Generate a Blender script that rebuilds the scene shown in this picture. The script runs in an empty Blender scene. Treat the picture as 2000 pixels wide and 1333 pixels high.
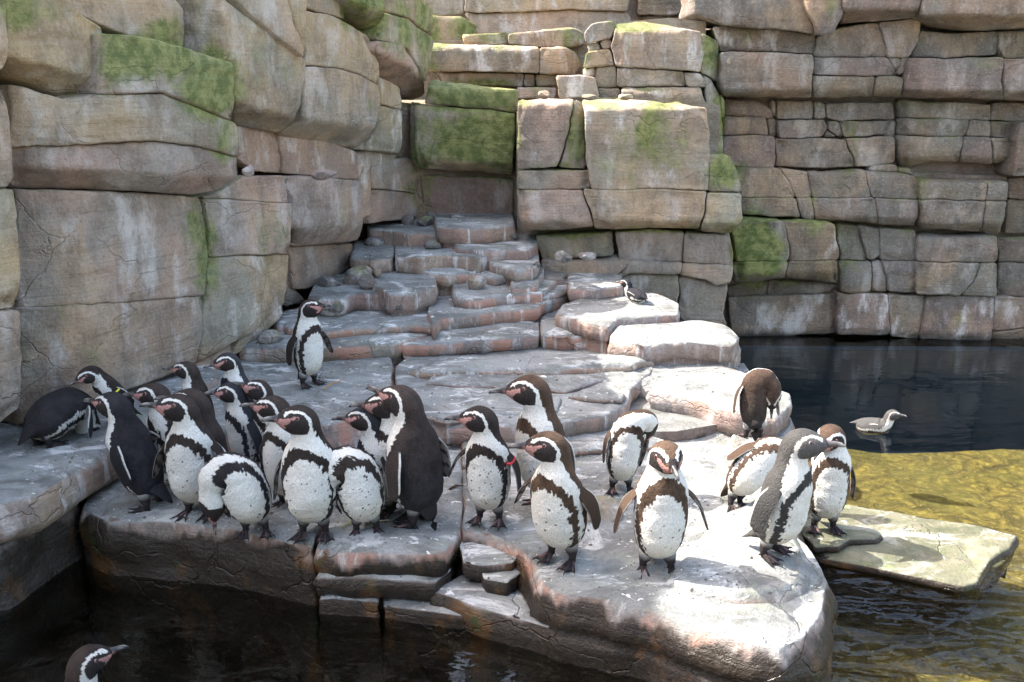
import bpy, math, random
import numpy as np
from mathutils import Vector, Matrix
from mathutils.geometry import delaunay_2d_cdt

random.seed(7)
scene = bpy.context.scene
COL = scene.collection
R = math.radians

# ------------------------------------------------------------------ camera, sky, sun, exposure
CAM_Z, PITCH, FOC = 1.92, 16.0, 1800.0
cam_data = bpy.data.cameras.new('camera')
cam_data.sensor_width = 36.0
cam_data.lens = 36.0 * FOC / 2000.0
cam_data.clip_end = 2000.0
cam = bpy.data.objects.new('camera', cam_data)
cam.location = (0, 0, CAM_Z)
cam.rotation_euler = (R(90 - PITCH), 0, 0)
COL.objects.link(cam)
scene.camera = cam

SUN_DIR = Vector((-0.44, 0.13, 0.53)).normalized()      # towards the sun
world = bpy.data.worlds.new('World')
scene.world = world
world.use_nodes = True
wt = world.node_tree
sky = wt.nodes.new('ShaderNodeTexSky')
sky.sky_type = 'NISHITA'
sky.sun_disc = False
sky.sun_elevation = math.asin(SUN_DIR.z)
sky.sun_rotation = math.atan2(SUN_DIR.x, SUN_DIR.y)
sky.air_density = 1.0
sky.dust_density = 3.0
sky.ozone_density = 1.0
wt.nodes['Background'].inputs['Strength'].default_value = 0.15
hz = wt.nodes.new('ShaderNodeMix')                 # a bright, slightly milky summer sky
hz.data_type = 'RGBA'; hz.blend_type = 'MULTIPLY'
hz.inputs[0].default_value = 1.0
hz.inputs[7].default_value = (1.12, 1.0, .86, 1)
wt.links.new(sky.outputs['Color'], hz.inputs[6])
wt.links.new(hz.outputs[2], wt.nodes['Background'].inputs['Color'])
sun_data = bpy.data.lights.new('sun', 'SUN')
sun_data.energy = 2.35
sun_data.angle = R(0.5)
sun_data.color = (1.0, 0.95, 0.87)
sun = bpy.data.objects.new('sun', sun_data)
sun.rotation_euler = SUN_DIR.to_track_quat('Z', 'Y').to_euler()
sun.location = (-6, 4, 9)
COL.objects.link(sun)
vs = scene.view_settings
vs.view_transform = 'Standard'
vs.look = 'None'
vs.exposure = 2.6
vs.gamma = 1.0
scene.cycles.max_bounces = 8
scene.cycles.diffuse_bounces = 4
scene.cycles.transparent_max_bounces = 8
scene.cycles.use_denoising = True

# ------------------------------------------------------------------ helpers: rays, noise, meshes
CP = np.array([0, 0, CAM_Z])
_c, _s = math.cos(R(PITCH)), math.sin(R(PITCH))
FWD, UPV, RGT = np.array([0, _c, -_s]), np.array([0, _s, _c]), np.array([1., 0, 0])

def rays(px):
    px = np.atleast_2d(np.asarray(px, float))
    return FWD + (px[:, :1] - 1000) / FOC * RGT - (px[:, 1:2] - 666.5) / FOC * UPV

def at_z(px, py, z):
    r = rays([(px, py)])[0]
    return CP + r * ((z - CAM_Z) / r[2])

def _h(ix, iy, iz, s):
    n = (ix * 374761393 + iy * 668265263 + iz * 2147483647 + s * 974634777) & 0xffffffff
    n = ((n ^ (n >> 13)) * 1274126177) & 0xffffffff
    n = ((n ^ (n >> 16)) * 2246822519) & 0xffffffff
    return ((n ^ (n >> 15)) & 0xffff) / 32767.5 - 1.0

def vnoise(P, s=0):
    P = np.asarray(P, float)
    f = np.floor(P).astype(np.int64)
    t = P - f
    t = t * t * (3 - 2 * t)
    out = 0
    for dx in (0, 1):
        wx = t[:, 0] if dx else 1 - t[:, 0]
        for dy in (0, 1):
            wy = t[:, 1] if dy else 1 - t[:, 1]
            for dz in (0, 1):
                wz = t[:, 2] if dz else 1 - t[:, 2]
                out = out + wx * wy * wz * _h(f[:, 0] + dx, f[:, 1] + dy, f[:, 2] + dz, s)
    return out

def fbm(P, sc, o=4, s=0):
    P = np.asarray(P, float) * sc
    a, tot = 1.0, 0
    for k in range(o):
        tot = tot + a * vnoise(P * 2 ** k + 17.3 * k, s + k)
        a *= .5
    return tot / 1.6

def new_mesh(name, V, F, mat, smooth=True, colors=None):
    me = bpy.data.meshes.new(name)
    me.from_pydata([tuple(map(float, v)) for v in V], [], [tuple(f) for f in F])
    me.validate()
    if smooth:
        me.polygons.foreach_set('use_smooth', [True] * len(me.polygons))
    if colors is not None:
        ca = me.color_attributes.new('col', 'FLOAT_COLOR', 'POINT')
        c4 = np.ones((len(V), 4), np.float32)
        c4[:, :3] = colors
        ca.data.foreach_set('color', c4.ravel())
    if mat: me.materials.append(mat)
    me.update()
    return me

def link(name, data, parent=None, **props):
    o = bpy.data.objects.new(name, data)
    COL.objects.link(o)
    if parent is not None: o.parent = parent
    for k, v in props.items(): o[k] = v
    return o

def empty(name, loc=(0, 0, 0), **props):
    o = link(name, None, None, **props)
    o.location = loc
    o.empty_display_size = .2
    return o

# ------------------------------------------------------------------ materials
class NT:
    def __init__(s, name):
        s.m = bpy.data.materials.new(name)
        s.m.use_nodes = True
        s.t = s.m.node_tree
        s.b = s.t.nodes.get('Principled BSDF')
        s.out = s.t.nodes.get('Material Output')
    def n(s, typ, ins=None, **kw):
        d = s.t.nodes.new('ShaderNode' + typ)
        for k, v in kw.items(): setattr(d, k, v)
        for k, v in (ins or {}).items(): s.set(d.inputs[k], v)
        return d
    def set(s, sock, v):
        if isinstance(v, bpy.types.NodeSocket): s.t.links.new(v, sock)
        elif isinstance(v, (tuple, list)) and len(v) == 3 and sock.type == 'RGBA': sock.default_value = (*v, 1)
        else: sock.default_value = v
    def math(s, op, a, b=0.0, c=None, clamp=False):
        ins = {0: a, 1: b}
        if c is not None: ins[2] = c
        return s.n('Math', ins, operation=op, use_clamp=clamp).outputs[0]
    def mix(s, f, a, b, mode='MIX'):
        d = s.n('Mix', None, data_type='RGBA', blend_type=mode)
        s.set(d.inputs[0], f); s.set(d.inputs[6], a); s.set(d.inputs[7], b)
        return d.outputs[2]
    def ss(s, x, lo, hi):
        return s.n('MapRange', {0: x, 1: lo, 2: hi, 3: 0.0, 4: 1.0}, interpolation_type='SMOOTHSTEP').outputs[0]
    def noise(s, vec, scale, detail=4, rough=.55, dist=0.0):
        return s.n('TexNoise', {'Vector': vec, 'Scale': scale, 'Detail': detail, 'Roughness': rough, 'Distortion': dist}).outputs[0]
    def stretch(s, vec, sc, loc=(0, 0, 0)):
        return s.n('Mapping', {'Vector': vec, 'Scale': sc, 'Location': loc}).outputs[0]
    def attr(s, name, typ='OBJECT'):
        return s.n('Attribute', attribute_name=name, attribute_type=typ).outputs['Fac']

def rock_material(name, A, B, C, terrace=False, T0=(.12, .125, .12), T1=(.28, .29, .285)):
    """A warm, B grey, C dark stain; every block carries moss / pale / tint / dark values of its own."""
    t = NT(name)
    g = t.n('NewGeometry')
    P, Nn = g.outputs['Position'], g.outputs['Normal']
    rnd = t.n('ObjectInfo').outputs['Random']
    big = t.noise(P, 1.7, 3)
    mid = t.noise(P, 6.0, 5, .6)
    fine = t.noise(P, 55, 4, .6)
    grain = t.noise(P, 260, 2, .5)
    streak = t.noise(t.stretch(P, (9, 9, 1.1)), 1.0, 4, .6)
    strata = t.noise(t.stretch(P, (2.0, 2.0, 38)), 1.0, 4, .65, .6)
    c = t.mix(t.ss(big, .36, .62), A, B)
    c = t.mix(t.math('MULTIPLY', t.ss(mid, .45, .7), .5), c, C)
    # each block a little warmer / cooler and lighter / darker
    hsv = t.n('HueSaturation', {'Hue': t.math('ADD', t.math('MULTIPLY', rnd, .045), .475),
                               'Saturation': t.math('ADD', t.math('MULTIPLY', rnd, .3), .9),
                               'Value': t.math('ADD', t.math('MULTIPLY', t.math('FRACT', t.math('MULTIPLY', rnd, 7.31)), .22), .88),
                               'Color': c}).outputs[0]
    c = t.mix(t.math('MULTIPLY', t.attr('tint'), .85), hsv, (.27, .165, .135))
    dk = t.ss(t.noise(t.stretch(P, (1.3, 1.3, 1.0), (3, 7, 1)), 1.0, 5, .68), .53, .66)
    c = t.mix(t.math('MULTIPLY', dk, .55), c, (.15, .11, .085))
    och = t.ss(t.noise(t.stretch(P, (2, 2, 1.4), (9, 2, 5)), 1.0, 5, .6), .54, .68)
    c = t.mix(t.math('MULTIPLY', och, .45), c, (.44, .31, .19))
    c = t.mix(t.math('MULTIPLY', t.ss(streak, .52, .72), .45), c, C)
    pal = t.math('MULTIPLY', t.ss(t.noise(t.stretch(P, (4, 4, 1.8)), 1.3, 5, .65), .50, .68), t.attr('pale'))
    c = t.mix(pal, c, (.60, .57, .55))
    c = t.mix(t.math('MULTIPLY', t.ss(fine, .5, .8), .35), c, (.50, .44, .38))
    c = t.mix(t.math('MULTIPLY', t.ss(fine, .48, .25), .45), c, C)
    nz = t.n('SeparateXYZ', {0: Nn}).outputs[2]
    z = t.n('SeparateXYZ', {0: P}).outputs[2]
    if terrace:
        topm = t.ss(nz, .35, .8)
        # risers: rust and pink mineral crust, streaked
        rust = t.math('MULTIPLY', t.ss(t.noise(t.stretch(P, (7, 7, 2)), 1.0, 5, .6), .42, .62), t.attr('rust'))
        side = t.mix(rust, c, (.42, .22, .155))
        side = t.mix(t.math('MULTIPLY', t.ss(t.noise(t.stretch(P, (22, 22, 2.2)), 1.0, 3), .56, .70), .7), side, (.60, .57, .55))
        sw = t.noise(t.stretch(P, (2.6, 4.2, 5)), 1.0, 7, .72, .7)
        top = t.mix(t.ss(sw, .35, .62), T0, T1)
        grit = t.noise(P, 120, 3, .7)
        top = t.mix(t.math('MULTIPLY', t.ss(grit, .52, .30), .5), top, (.10, .095, .09))
        top = t.mix(t.math('MULTIPLY', t.ss(t.noise(P, 9, 6, .7), .56, .66), .35), top, (.30, .25, .20))
        top = t.mix(t.math('MULTIPLY', t.ss(mid, .5, .72), .4), top, (.30, .32, .25))
        white = t.ss(t.noise(t.stretch(P, (3.0, 6, 6)), 1.0, 7, .75, .8), .52, .63)
        top = t.mix(t.math('MULTIPLY', white, t.attr('pale')), top, (.68, .68, .67))
        spl = t.math('MAXIMUM', t.ss(t.noise(P, 13, 3, .5, .4), .68, .72), t.ss(t.noise(t.stretch(P, (1, 1, 1), (4, 4, 4)), 34, 3, .5), .71, .74))
        top = t.mix(t.math('MULTIPLY', spl, .8), top, (.74, .74, .72))
        grn = t.ss(t.noise(P, 3.2, 5, .6), .60, .72)
        top = t.mix(t.math('MULTIPLY', grn, t.attr('moss')), top, (.20, .25, .10))
        c = t.mix(topm, side, top)
        # wet, algae dark stone down towards the water line
        wl = t.math('ADD', z, t.math('MULTIPLY', t.math('SUBTRACT', t.noise(t.stretch(P, (6, 6, 1.5)), 1.0, 4), .5), .28))
        wet = t.math('MULTIPLY', t.math('MULTIPLY', t.ss(wl, -.012, -.06), t.ss(nz, .8, .5)), t.attr('dark'))
        wcol = t.mix(t.ss(t.noise(t.stretch(P, (5, 5, 3)), 1.0, 5, .6), .54, .66), (.030, .022, .016), (.10, .05, .02))
        wcol = t.mix(t.ss(t.noise(P, 5, 4), .60, .72), wcol, (.03, .045, .015))
        c = t.mix(wet, c, wcol)
        rough = t.math('SUBTRACT', .72, t.math('MULTIPLY', wet, .42))
        rough = t.math('SUBTRACT', rough, t.math('MULTIPLY', t.ss(sw, .5, .3), .2))
    else:
        mm = t.math('ADD', t.noise(t.stretch(P, (3, 3, 1.6)), 1.0, 5, .62, .4), t.math('MULTIPLY', t.math('SUBTRACT', nz, .0), .12))
        moss = t.ss(t.math('ADD', mm, t.math('MULTIPLY', t.math('ADD', t.math('MULTIPLY', t.attr('moss'), .4), t.attr('moss_grow', 'GEOMETRY')), .36)), .60, .82)
        mc = t.mix(t.ss(t.noise(P, 14, 6, .7), .38, .62), (.07, .10, .018), (.20, .215, .07))
        c = t.mix(t.math('MULTIPLY', moss, .88), c, mc)
        wl = t.math('ADD', z, t.math('MULTIPLY', t.math('SUBTRACT', mid, .5), .15))
        wet = t.ss(wl, -.20, -.32)
        c = t.mix(wet, c, (.02, .02, .016))
        rough = t.math('SUBTRACT', .86, t.math('MULTIPLY', wet, .4))
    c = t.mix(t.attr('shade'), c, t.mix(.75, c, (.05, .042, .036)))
    t.set(t.b.inputs['Base Color'], c)
    t.set(t.b.inputs['Roughness'], rough)
    t.b.inputs['Specular IOR Level'].default_value = .35
    h = t.math('ADD', t.math('MULTIPLY', fine, .5), t.math('MULTIPLY', grain, .22))
    h = t.math('ADD', h, t.math('MULTIPLY', strata, .7 if not terrace else .4))
    h = t.math('ADD', h, t.math('MULTIPLY', mid, 1.3))
    crack = t.n('TexVoronoi', {'Vector': t.stretch(t.n('VectorMath', {0: P, 1: t.n('VectorMath', {0: t.n('TexNoise', {'Vector': P, 'Scale': 3.0, 'Detail': 5.0}).outputs[1], 1: (.4, .4, .4)}, operation='MULTIPLY').outputs[0]}, operation='ADD').outputs[0], (1, 1, 1.5)),
                               'Scale': 1.5}, feature='DISTANCE_TO_EDGE').outputs[0]
    cr = t.math('MULTIPLY', t.ss(crack, .0, .012), t.ss(t.noise(P, 1.1, 2), .42, .56))
    h = t.math('ADD', h, t.math('MULTIPLY', cr, .55))
    bm = t.n('Bump', {'Strength': .75, 'Distance': .022, 'Height': h})
    t.set(t.b.inputs['Normal'], bm.outputs[0])
    return t.m

M_WALL = rock_material('rock_tan', (.355, .262, .185), (.265, .24, .20), (.12, .092, .07))
M_WALL2 = rock_material('rock_brown', (.205, .150, .112), (.155, .142, .125), (.070, .056, .047))
M_TERR = rock_material('rock_terrace', (.27, .20, .165), (.235, .205, .18), (.11, .09, .075), terrace=True)
M_SLAB = rock_material('rock_water_slab', (.20, .17, .13), (.17, .165, .13), (.08, .07, .05), terrace=True, T0=(.075, .082, .045), T1=(.16, .155, .10))
M_STONE = rock_material('loose_stone', (.12, .108, .10), (.15, .145, .14), (.06, .055, .05))

# ------------------------------------------------------------------ rock builder
def make_plane(p0, p1):
    """vertical plane through two plan points, normal turned to the camera"""
    a, b = np.array([*p0, 0.]), np.array([*p1, 0.])
    d = (b - a) / np.linalg.norm(b - a)
    n = np.array([d[1], -d[0], 0.])
    if np.dot(CP - a, n) < 0: n = -n
    return (a, n)

def z_plane(z):
    return (np.array([0, 0, float(z)]), np.array([0, 0, 1.]))

def inside(pts, poly):
    x, y = pts[:, 0], pts[:, 1]
    r = np.zeros(len(pts), bool)
    n = len(poly)
    for i in range(n):
        x0, y0 = poly[i]; x1, y1 = poly[(i + 1) % n]
        c = ((y0 > y) != (y1 > y))
        with np.errstate(divide='ignore', invalid='ignore'):
            xi = (x1 - x0) * (y - y0) / (y1 - y0 + 1e-12) + x0
        r ^= c & (x < xi)
    return r

def dist_loop(pts, loop):
    a = loop; b = np.roll(loop, -1, 0)
    ab = b - a
    L = (ab ** 2).sum(1) + 1e-12
    best = np.full(len(pts), 1e9)
    for i in range(len(a)):
        t = np.clip(((pts - a[i]) @ ab[i]) / L[i], 0, 1)
        d = np.linalg.norm(pts - a[i] - t[:, None] * ab[i], axis=1)
        best = np.minimum(best, d)
    return best

def rock(parent, poly, plane, h=0.0, t=.2, mat=None, sp=6.0, gap=.1, bev=.007, bw=.012, amp=.015, cut=2.5,
         cr=None, un=None, tp=None, prof=None, jit=2.2, name='rock_block', chipk=1.0, strata=0.0, **props):
    P0, n = plane
    poly = np.array(poly, float)
    if np.sum(poly[:, 0] * np.roll(poly[:, 1], -1) - poly[:, 1] * np.roll(poly[:, 0], -1)) < 0: poly = poly[::-1]
    # soften corners, resample
    nxt = np.roll(poly, -1, 0)
    q = np.empty((len(poly) * 2, 2))
    el = np.linalg.norm(nxt - poly, axis=1)[:, None]
    cf = np.minimum(cut / (el + 1e-6), .3)
    q[0::2] = poly + (nxt - poly) * cf
    q[1::2] = nxt - (nxt - poly) * cf
    L = []
    for i in range(len(q)):
        a, b = q[i], q[(i + 1) % len(q)]
        k = max(1, int(np.linalg.norm(b - a) / sp))
        for j in range(k): L.append(a + (b - a) * j / k)
    L = np.array(L)
    w = np.stack([vnoise(np.c_[L / 26, np.zeros(len(L))], 3) + .5 * vnoise(np.c_[L / 9, np.zeros(len(L))], 5),
                  vnoise(np.c_[L / 26, np.ones(len(L)) * 9.5], 4) + .5 * vnoise(np.c_[L / 9, np.ones(len(L)) * 4.5], 6)], 1)
    L = L + w * jit * (np.array([1, .3]) if abs(n[2]) > .5 else 1)
    tg = np.roll(L, -1, 0) - np.roll(L, 1, 0)
    tg /= np.linalg.norm(tg, axis=1)[:, None] + 1e-9
    inn = np.c_[-tg[:, 1], tg[:, 0]]
    L = L + inn * gap
    rings = [L + inn * 2.2 + 0, L + inn * 4.6]
    lo, hi = L.min(0), L.max(0)
    gx, gy = np.meshgrid(np.arange(lo[0], hi[0], sp), np.arange(lo[1], hi[1], sp * .9))
    G = np.c_[gx.ravel(), gy.ravel()]
    G[:, 0] += (np.arange(len(gy)).repeat(gx.shape[1]) % 2) * sp * .5
    G = G + np.random.RandomState(1).uniform(-.18, .18, G.shape) * sp
    G = G[inside(G, L)]
    if len(G): G = G[dist_loop(G, L) > 6.0 + sp * .3]
    r1 = rings[0][inside(rings[0], L) & (dist_loop(rings[0], L) > 1.9)]
    r2 = rings[1]; r2 = r2[inside(r2, L)]
    if len(r2): r2 = r2[dist_loop(r2, L) > 4.2]
    pts = np.vstack([x for x in (L, r1, r2, G) if len(x)])
    nb = len(L)
    vo, _, fo, ov, _, _ = delaunay_2d_cdt([Vector(p) for p in pts], [(i, (i + 1) % nb) for i in range(nb)], [list(range(nb))], 1, 1e-4)
    X = np.array([tuple(v) for v in vo])
    bidx = {}
    for i, src in enumerate(ov):
        for k in src:
            if k < nb: bidx[k] = i
    loop = [bidx[k] for k in range(nb) if k in bidx]
    # lift into the world
    r = rays(X)
    D = np.dot(CP - P0, n) - h
    k = -D / (r @ n)
    Pw = CP + r * k[:, None]
    up = np.array([0, 0, 1.]) if abs(n[2]) < .5 else np.array([0, 1., 0])
    u = np.cross(up, n); u /= np.linalg.norm(u); v = np.cross(n, u)
    uv = np.c_[Pw @ u, Pw @ v]
    tilt = np.zeros(len(X))
    if cr:
        m = D / 1800 * 1.0
        for (x0, sl, sr) in ([cr] if not isinstance(cr, list) else cr):
            tilt -= np.maximum(0, x0 - X[:, 0] + 4 * vnoise(np.c_[X / 25, X[:, 0] * 0], 3)) * m * sl * 1.35 + np.maximum(0, X[:, 0] - x0) * m * sr
    if un: tilt -= np.maximum(0, X[:, 1] - un[0] - (un[2] * (X[:, 0] - X[:, 0].mean()) if len(un) > 2 else 0) + 3 * vnoise(np.c_[X / 30, X[:, 0] * 0], 9)) * D / 1800 * un[1] * 1.9
    if tp: tilt -= np.maximum(0, tp[0] - X[:, 1] + 2 * vnoise(np.c_[X / 22, X[:, 0] * 0], 7)) * D / 1800 * tp[1] * 3.0
    kk = (D - tilt) / D if D else 1
    Pw = CP + (Pw - CP) * np.asarray(kk)[:, None]
    bl = uv[loop]
    d = dist_loop(uv, bl)
    d[loop] = 0
    x = np.clip(d / bw, 0, 1)
    # chipped bevel
    chip = 1 + .8 * vnoise(Pw * 9, 31)
    off = -bev * chip * (1 - np.sqrt(np.clip(1 - (1 - x) ** 2, 0, 1)))
    off = off - (.003 if abs(n[2]) > .5 else .006) * (1 - np.clip(d / .10, 0, 1)) ** 2
    nz = fbm(Pw, 3.2, 4, 11) * amp * 1.4
    ridge = 1 - np.abs(vnoise(Pw * np.array([2.6, 2.6, 4.5]) + 50, 23)) * 2
    nz -= np.clip(ridge - .8, 0, 1) * amp * 3.5
    sx = (fbm(Pw, 1.8, 2, 41) + 1) * 3                        # broken facets
    stp = (np.floor(sx) + np.clip((sx - np.floor(sx) - .25) / .5, 0, 1)) / 3.0
    nz += (stp - 1) * amp * 1.6
    rs_ = np.random.RandomState(int(abs(poly.sum())) % 9973)
    mu = uv[loop].mean(0)
    for _ in range(7):                                       # broken corners and edges
        a_ = rs_.uniform(0, 2 * math.pi); dv = np.array([math.cos(a_), math.sin(a_)])
        pj = (uv - mu) @ dv; mxp = pj.max()
        lim = mxp - min(rs_.uniform(.02, .10), mxp * .35)
        nz -= np.maximum(0, pj - lim + .012 * vnoise(Pw * 11, _)) * rs_.uniform(.15, .85) * chipk
    if strata: nz += strata * vnoise(Pw * np.array([1.5, 1.5, 22]), 13)
    Pw = Pw + n * (off + nz * np.clip(d / .03, .25, 1))[:, None]
    faces = []
    for f in fo:
        a, b, c_ = Pw[f[0]], Pw[f[1]], Pw[f[2]]
        faces.append(tuple(f) if np.dot(np.cross(b - a, c_ - a), CP - a) > 0 else tuple(f)[::-1])
    # sides
    V = list(Pw)
    bp = Pw[loop]; nl = len(loop)
    bu = uv[loop]
    tg = np.roll(bu, -1, 0) - np.roll(bu, 1, 0)
    tg = (tg + np.roll(tg, 1, 0) + np.roll(tg, -1, 0))
    tg /= np.linalg.norm(tg, axis=1)[:, None] + 1e-9
    area = np.sum(bu[:, 0] * np.roll(bu[:, 1], -1) - bu[:, 1] * np.roll(bu[:, 0], -1))
    sgn = 1 if area > 0 else -1
    outv = (np.outer(tg[:, 1], u) - np.outer(tg[:, 0], v)) * sgn
    if prof is None: prof = [(t * .35, 0.0), (t, -.01)]
    prev = loop
    pd, po = [0] + [a for a, b in prof], [0] + [b for a, b in prof]
    steps = []
    for i in range(len(pd) - 1):
        kq = max(1, int(round((pd[i + 1] - pd[i]) / .035))) if abs(n[2]) > .5 else 1
        for j in range(1, kq + 1): steps.append((pd[i] + (pd[i + 1] - pd[i]) * j / kq, po[i] + (po[i + 1] - po[i]) * j / kq))
    for dep, o_ in steps:
        base = bp - n * dep
        nn = fbm(base * np.array([1, 1, 1.6]), 4.5, 4, 19) * amp * 1.6 + (np.floor((vnoise(base * np.array([1.6, 1.6, 9]), 29) + 1) * 2) / 2 - 1) * amp * 1.1
        ring = base + outv * (o_ + nn * min(1, dep / .03))[:, None]
        st = len(V); V.extend(ring)
        cur = list(range(st, st + nl))
        for i in range(nl):
            j = (i + 1) % nl
            f = (prev[i], cur[i], cur[j], prev[j])
            faces.append(f if sgn > 0 else f[::-1])
        prev = cur
    me = new_mesh(name, V, faces, mat)
    mg = np.zeros(len(V), np.float32)
    for (mx_, my_, rx_, ry_, am_) in MOSS:
        g_ = am_ * np.exp(-(((X[:, 0] - mx_) / rx_) ** 2 + ((X[:, 1] - my_) / ry_) ** 2) ** 1.6)
        mg[:len(X)] = np.maximum(mg[:len(X)], g_)
    if n[2] < .5:
        at_ = me.attributes.new('moss_grow', 'FLOAT', 'POINT')
        st = len(X)
        for q_ in range((len(V) - st) // nl): mg[st + q_ * nl: st + (q_ + 1) * nl] = mg[loop]
        at_.data.foreach_set('value', mg)
    pr = dict(moss=0.0, pale=.35, tint=0.0, dark=1.0, rust=.6, shade=0.0)
    for k_ in pr:
        if k_ in props: pr[k_] = float(props.pop(k_))
    return link(name, me, parent, **pr, **props)

# where green algae grow on the walls (picture place and reach of each patch, strength)
MOSS = [(60, 20, 80, 60, .75), (300, 110, 90, 55, .95), (420, 170, 70, 85, 1.0), (440, 270, 45, 60, .8), (330, 60, 60, 30, .6), (230, 110, 50, 60, .6),
        (720, 20, 50, 50, 1.0), (810, 60, 55, 90, .85), (835, 150, 30, 50, .6), (800, 280, 30, 60, .5), (740, 200, 25, 40, .4), (815, 370, 30, 40, .5), (395, 490, 40, 120, .45),
        (910, 190, 120, 42, 1.15), (900, 270, 85, 75, 1.05), (985, 280, 40, 90, 1.0), (830, 290, 40, 80, .8), (1250, 280, 130, 100, .38), (910, 340, 110, 12, .9), (960, 170, 60, 20, .6),
        (1128, 270, 22, 70, .8), (1080, 325, 70, 12, .6), (1300, 260, 70, 70, .35), (1415, 335, 40, 45, .9), (1100, 452, 100, 14, .9), (1300, 447, 120, 12, .8), (1420, 445, 40, 16, .8),
        (1390, 110, 26, 60, 1.0), (1398, 220, 22, 90, .6), (1120, 110, 40, 30, .5), (1010, 72, 120, 18, .5), (900, 50, 50, 30, .45), (1230, 50, 60, 12, .4),
        (1480, 490, 62, 70, 1.2), (1590, 450, 70, 25, .6), (1590, 520, 60, 40, .4), (1500, 555, 60, 14, .7), (1700, 190, 160, 8, .45), (1900, 320, 120, 8, .4), (1640, 20, 90, 40, .25), (1950, 110, 60, 40, .3)]

def prism(plan, z0, z1, mat, name, parent=None, amp=.05, sp=.25, **props):
    """a rough upright mass over a plan outline; z1 may be one height per corner"""
    plan = np.array(plan, float)
    z1 = np.broadcast_to(np.asarray(z1, float), (len(plan),))
    if np.sum(plan[:, 0] * np.roll(plan[:, 1], -1) - plan[:, 1] * np.roll(plan[:, 0], -1)) < 0:
        plan = plan[::-1]; z1 = z1[::-1]
    pts, tops = [], []
    for i in range(len(plan)):
        a, b = plan[i], plan[(i + 1) % len(plan)]
        k = max(1, int(np.linalg.norm(b - a) / sp))
        for j in range(k):
            pts.append(a + (b - a) * j / k); tops.append(z1[i] + (z1[(i + 1) % len(plan)] - z1[i]) * j / k)
    pts = np.array(pts); tops = np.array(tops); n = len(pts)
    tops = tops + amp * 2.5 * vnoise(np.c_[pts * 1.6, np.zeros(n)], 8) + amp * 2.0 * np.round(vnoise(np.c_[pts * 2.5, np.zeros(n)], 9) * 2) / 2
    nzr = max(2, int((tops.max() - z0) / sp))
    V, F = [], []
    for k in range(nzr + 1):
        z = z0 + (tops - z0) * k / nzr
        p = np.c_[pts, z]
        p[:, :2] += np.c_[fbm(p, 1.3, 3, 2), fbm(p, 1.3, 3, 5)] * amp
        V.extend(p)
    for k in range(nzr):
        for i in range(n):
            j = (i + 1) % n
            F.append((k * n + i, k * n + j, (k + 1) * n + j, (k + 1) * n + i))
    F.append(tuple(range(nzr * n, nzr * n + n)))
    F.append(tuple(range(n))[::-1])
    me = new_mesh(name, V, F, mat, smooth=False)
    pr = dict(moss=0.0, pale=.2, tint=0.0, dark=1.0, rust=.3, shade=0.0)
    for k_ in pr:
        if k_ in props: pr[k_] = float(props.pop(k_))
    return link(name, me, parent, **pr, **props)
# ================================================================== the setting: ground, pool bed, water
def slab_quad(name, quads, z, mat, **pr):
    V, F = [], []
    for (x0, y0, x1, y1) in quads:
        b = len(V); V += [(x0, y0, z), (x1, y0, z), (x1, y1, z), (x0, y1, z)]; F.append((b, b + 1, b + 2, b + 3))
    return link(name, new_mesh(name, V, F, mat, smooth=False), None, kind='structure', **pr)

tg_ = NT('path_gravel')
gp = tg_.n('NewGeometry').outputs['Position']
tg_.set(tg_.b.inputs['Base Color'], tg_.mix(tg_.noise(gp, 2.5, 6), (.36, .33, .28), (.46, .43, .37)))
tg_.b.inputs['Roughness'].default_value = .9
slab_quad('ground', [(-400, -400, 400, .9), (-400, 16, 400, 500), (-400, .9, -9, 16), (10, .9, 400, 16)], .25, tg_.m)

tb = NT('pool_bed_algae')
bp_ = tb.n('NewGeometry').outputs['Position']
pebble = tb.n('TexVoronoi', {'Vector': tb.stretch(bp_, (1, 1.0, 1)), 'Scale': 19.0, 'Randomness': 1.0})
n1 = tb.noise(bp_, 9, 7, .7, 1.0)
n2 = tb.noise(bp_, 1.3, 4, .6)
bc = tb.mix(tb.ss(n1, .38, .62), (.042, .033, .008), (.25, .192, .042))
bc = tb.mix(tb.math('MULTIPLY', tb.ss(n2, .45, .65), .5), bc, (.13, .125, .028))
bc = tb.mix(tb.math('MULTIPLY', tb.ss(tb.noise(bp_, 30, 3, .6), .58, .72), .6), bc, (.42, .34, .12))
bc = tb.mix(tb.math('MULTIPLY', tb.ss(pebble.outputs[0], .25, .5), .45), bc, (.08, .06, .015))
tb.set(tb.b.inputs['Base Color'], bc)
tb.b.inputs['Roughness'].default_value = .8
tb.set(tb.b.inputs['Normal'], tb.n('Bump', {'Strength': 1.0, 'Distance': .03, 'Height': n1}).outputs[0])

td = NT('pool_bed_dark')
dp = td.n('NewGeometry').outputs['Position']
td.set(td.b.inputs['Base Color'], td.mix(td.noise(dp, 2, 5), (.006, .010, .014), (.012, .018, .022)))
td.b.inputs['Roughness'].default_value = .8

def grid(name, x0, x1, y0, y1, nx, ny, zf, mat, **pr):
    X, Y = np.meshgrid(np.linspace(x0, x1, nx), np.linspace(y0, y1, ny))
    V = np.c_[X.ravel(), Y.ravel(), np.zeros(nx * ny)]
    V[:, 2] = zf(V)
    F = [(j * nx + i, j * nx + i + 1, (j + 1) * nx + i + 1, (j + 1) * nx + i) for j in range(ny - 1) for i in range(nx - 1)]
    return link(name, new_mesh(name, V, F, mat), None, **pr)

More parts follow.
